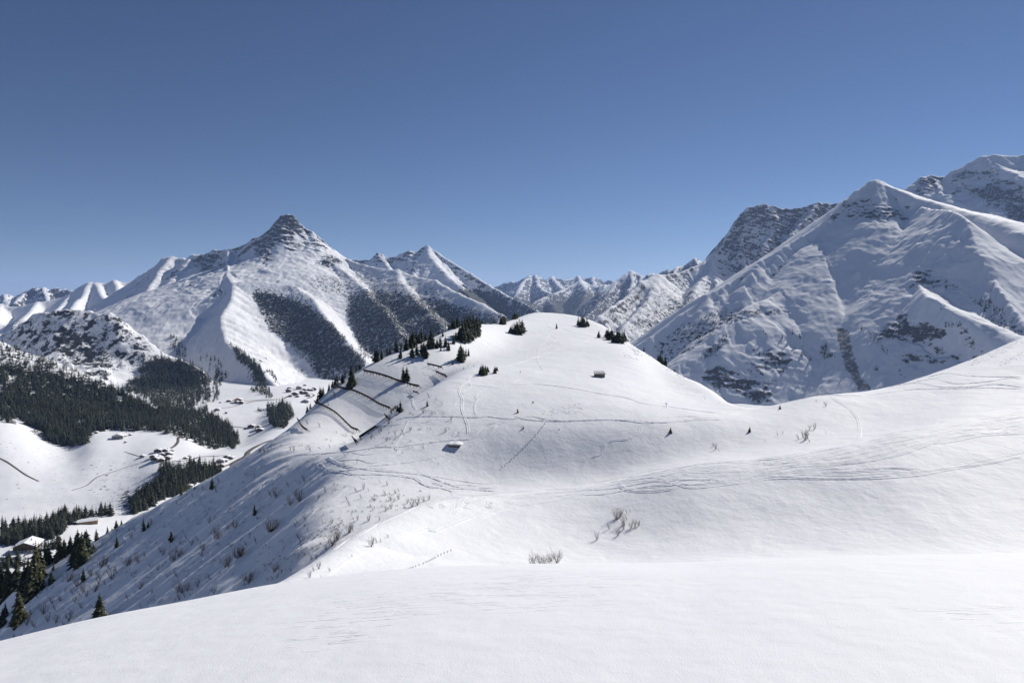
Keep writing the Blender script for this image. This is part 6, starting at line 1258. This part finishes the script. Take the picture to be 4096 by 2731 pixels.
# ------------------------------------------------------------------ lanes and roads in the valley
def vhit(u, v): return sheet_pt(u, v, [VAL, MT3, FHILL])
def vz(x, y): return np.maximum(VAL.zxy(x, y), -400.0)
def lane(name, pts, w_, lab, mat):
    V, F = [], []
    for run in drape(pts, vhit): ribbon(V, F, run, [(-w_ / 2, 0.05), (-w_ / 2 + 0.2, 0.35), (w_ / 2 - 0.2, 0.35), (w_ / 2, 0.05)], vz, 6.0)
    if V: tag(link(name, np_mesh(name, np.concatenate(V), np.concatenate(F)), mat), lab, kind='structure')
lane('road', [Zh(*q) for q in ((2352,975),(2250,1010),(2170,1050),(2120,1085),(2105,1120),(2050,1150),(1990,1185),(1950,1210))], 11, 'grey main road winding up beside the left slope', M_ROAD)
lane('road', [Zh(*q) for q in ((1480,898),(1530,910),(1555,935),(1525,965),(1520,1000),(1490,1035),(1440,1060))], 6, 'winding brown lane up from the meadow hamlet', M_ROAD)
lane('road', [Zh(*q) for q in ((1420,1150),(1380,1190),(1450,1170),(1560,1160),(1640,1150),(1720,1125),(1850,1120),(1920,1110))], 6, 'lane from the hamlet to the main road', M_ROAD)
lane('road', [Zh(*q) for q in ((2100,670),(2170,652),(2260,645),(2352,640))], 7, 'dark road across the pasture terrace', M_ROAD); lane('road', [ZV(*q) for q in ((100,765),(250,750),(400,742),(490,740),(540,715),(600,700),(680,690),(740,695),(760,710),(700,735))], 6, 'village street below the big mountain', M_ROAD)
lane('road', [Zh(*q) for q in ((2080,672),(1980,700),(1880,715),(1830,745),(1790,765),(1850,800),(1900,820),(1890,850),(1980,865),(2100,878),(2180,880))], 5, 'narrow lane looping over the pasture', M_ROAD)
lane('ditch', [Zh(*q) for q in ((-20,1130),(60,1170),(140,1225),(220,1280),(330,1335))], 4, 'dark ditch line across the meadow at the left', M_ROAD); lane('ditch', [Zh(*q) for q in ((610,1415),(740,1370),(830,1300),(950,1260),(1100,1210),(1250,1165))], 2.2, 'faint wall line across the meadow towards the hamlet', M_ROAD); lane('ditch', [Zh(*q) for q in ((1060,1080),(1120,1100),(1200,1125))], 2.2, 'short fence line left of the lone barn', M_ROAD)
#END_P7

# ------------------------------------------------------------------ dry grass and stones showing through the thin snow
M_GRASS = plain('dry_grass', (0.16, 0.11, 0.055), 0.9, 0.4, 2.0)
def tufts(polys, name, lab, cat, mat, hgt, seed):
    r = random.Random(seed); V, F = [], []
    for P, n in polys:
        P_ = np.array(P, float); lo_, hi_ = P_.min(0), P_.max(0); c = 0; tries = 0
        while c < n and tries < n * 20:
            tries += 1; u, v = r.uniform(lo_[0], hi_[0]), r.uniform(lo_[1], hi_[1])
            if not inpoly(np.array([u]), np.array([v]), P)[0]: continue
            p = nhit(u, v)
            if p is None: continue
            c += 1
            for k in range(r.randint(3, 7)):
                a_ = r.uniform(0, 6.28); d = r.uniform(0, 0.35); x, y = p.x + d * math.cos(a_) * 1.6, p.y + d * math.sin(a_); z = float(nz(x, y)) - 0.04; h_ = hgt * r.uniform(0.4, 1.2); w_ = hgt * r.uniform(0.4, 0.9); b = len(V)
                V += [(x - w_, y, z), (x + w_, y + 0.05, z), (x + r.uniform(-.1, .1), y - w_ * 0.6, z), (x + r.uniform(-.12, .12), y + 0.02, z + h_)]
                F += [(b, b + 2, b + 3), (b + 2, b + 1, b + 3), (b + 1, b, b + 3)]
    o = link(name, np_mesh(name, V, F, False), mat); tag(o, lab, cat, kind='stuff')
tufts([([(2510,1378),(2540,1376),(2560,1400),(2545,1415),(2515,1390)], 46), ([(2530,1400),(2560,1405),(2570,1425),(2540,1420)], 24), ([(2865,1555),(2890,1553),(2930,1575),(2960,1605),(2940,1600),(2890,1565)], 60), ([(2640,1440),(2700,1480),(2760,1515),(2720,1510),(2650,1470)], 36), ([(2480,1405),(2560,1440),(2600,1450),(2500,1430)], 20), ([(2580,1395),(2640,1440),(2620,1440),(2575,1410)], 24)], 'dry_grass', 'brown dry grass showing through thin snow along the right crest of the hill', 'grass', M_GRASS, 0.22, 3)
tufts([([(3870,1440),(4096,1345),(4096,1375),(3960,1440),(3870,1470)], 130), ([(3980,1460),(4096,1400),(4096,1425),(4000,1470)], 60), ([(2100,1320),(2200,1300),(2200,1330),(2130,1345)], 40), ([(2050,1420),(2200,1375),(2230,1385),(2100,1440)], 26), ([(2150,1640),(2330,1610),(2330,1650),(2180,1665)], 60), ([(2650,1500),(2860,1600),(2900,1620),(2700,1560)], 40)], 'stones', 'small dark stones and clods poking through the snow on the ridge and hill', 'stones', M_STONE, 0.15, 4)

# low brush poking out all over the left flank: too many stems to count
def brush(polys, name, lab, seed):
    r = random.Random(seed); V, F = [], []
    for P, n in polys:
        P_ = np.array(P, float); lo_, hi_ = P_.min(0), P_.max(0); c = 0; t_ = 0
        while c < n and t_ < n * 20:
            t_ += 1; u, v = r.uniform(lo_[0], hi_[0]), r.uniform(lo_[1], hi_[1])
            if not inpoly(np.array([u]), np.array([v]), P)[0]: continue
            p = nhit(u, v)
            if p is None: continue
            c += 1; H_ = r.uniform(5, 15) * p.y / FPX
            for k in range(r.randint(3, 8)):
                a_ = r.uniform(0, 6.28); x, y = p.x + r.uniform(-.5, .5) * H_, p.y + r.uniform(-.5, .5) * H_; z = float(nz(x, y)) - 0.05; q_ = 0.028
                dx, dy = H_ * (0.45 * math.cos(a_) - 0.45), H_ * (0.45 * math.sin(a_) - 0.1); b = len(V)
                for f in (0, 0.55, 1.0):
                    for j in range(3): V.append((x + dx * f * f + q_ * (1.1 - f) * math.cos(2.094 * j), y + dy * f * f + q_ * (1.1 - f) * math.sin(2.094 * j), z + H_ * f * (1.05 - 0.3 * f)))
                for f in range(2):
                    for j in range(3): F.append((b + f * 3 + j, b + f * 3 + (j + 1) % 3, b + f * 3 + 3 + (j + 1) % 3, b + f * 3 + 3 + j))
    tag(link(name, np_mesh(name, V, F, False), M_TWIG), lab, 'brush', kind='stuff')
brush([([(60,2440),(480,2110),(860,1920),(1300,1800),(1420,1880),(1330,2120),(1100,2320),(600,2430),(300,2480)], 420), ([(1150,2180),(1500,1980),(1700,1960),(1640,2030),(1420,2110),(1200,2240)], 110), ([(1180,1780),(1420,1720),(1640,1640),(1800,1640),(1700,1760),(1400,1820)], 70)], 'brush', 'fine low brush poking through the snow all over the steep left slope', 9)
# ------------------------------------------------------------------ mountain air
def haze_box():
    x0, x1, y0, y1, z0, z1 = -43000, 43000, -4000, 43500, -720, 1400
    V = [(x, y, z) for x in (x0, x1) for y in (y0, y1) for z in (z0, z1)]
    F = [(0, 1, 3, 2), (4, 6, 7, 5), (0, 4, 5, 1), (2, 3, 7, 6), (0, 2, 6, 4), (1, 5, 7, 3)]
    me = bpy.data.meshes.new('haze'); me.from_pydata(V, [], F); me.update()
    m = bpy.data.materials.new('haze'); m.use_nodes = True; t = m.node_tree; t.nodes.clear()
    out = t.nodes.new('ShaderNodeOutputMaterial'); pv = t.nodes.new('ShaderNodeVolumePrincipled')
    pv.inputs['Color'].default_value = (0.42, 0.60, 1.0, 1); pv.inputs['Density'].default_value = HAZE_D; pv.inputs['Anisotropy'].default_value = 0.25
    t.links.new(pv.outputs[0], out.inputs['Volume'])
    o = link('haze', me, m); tag(o, 'thin blue mountain air between the viewer and the far peaks', kind='stuff'); o.display_type = 'WIRE'
HAZE_D = 2.0e-5
haze_box()
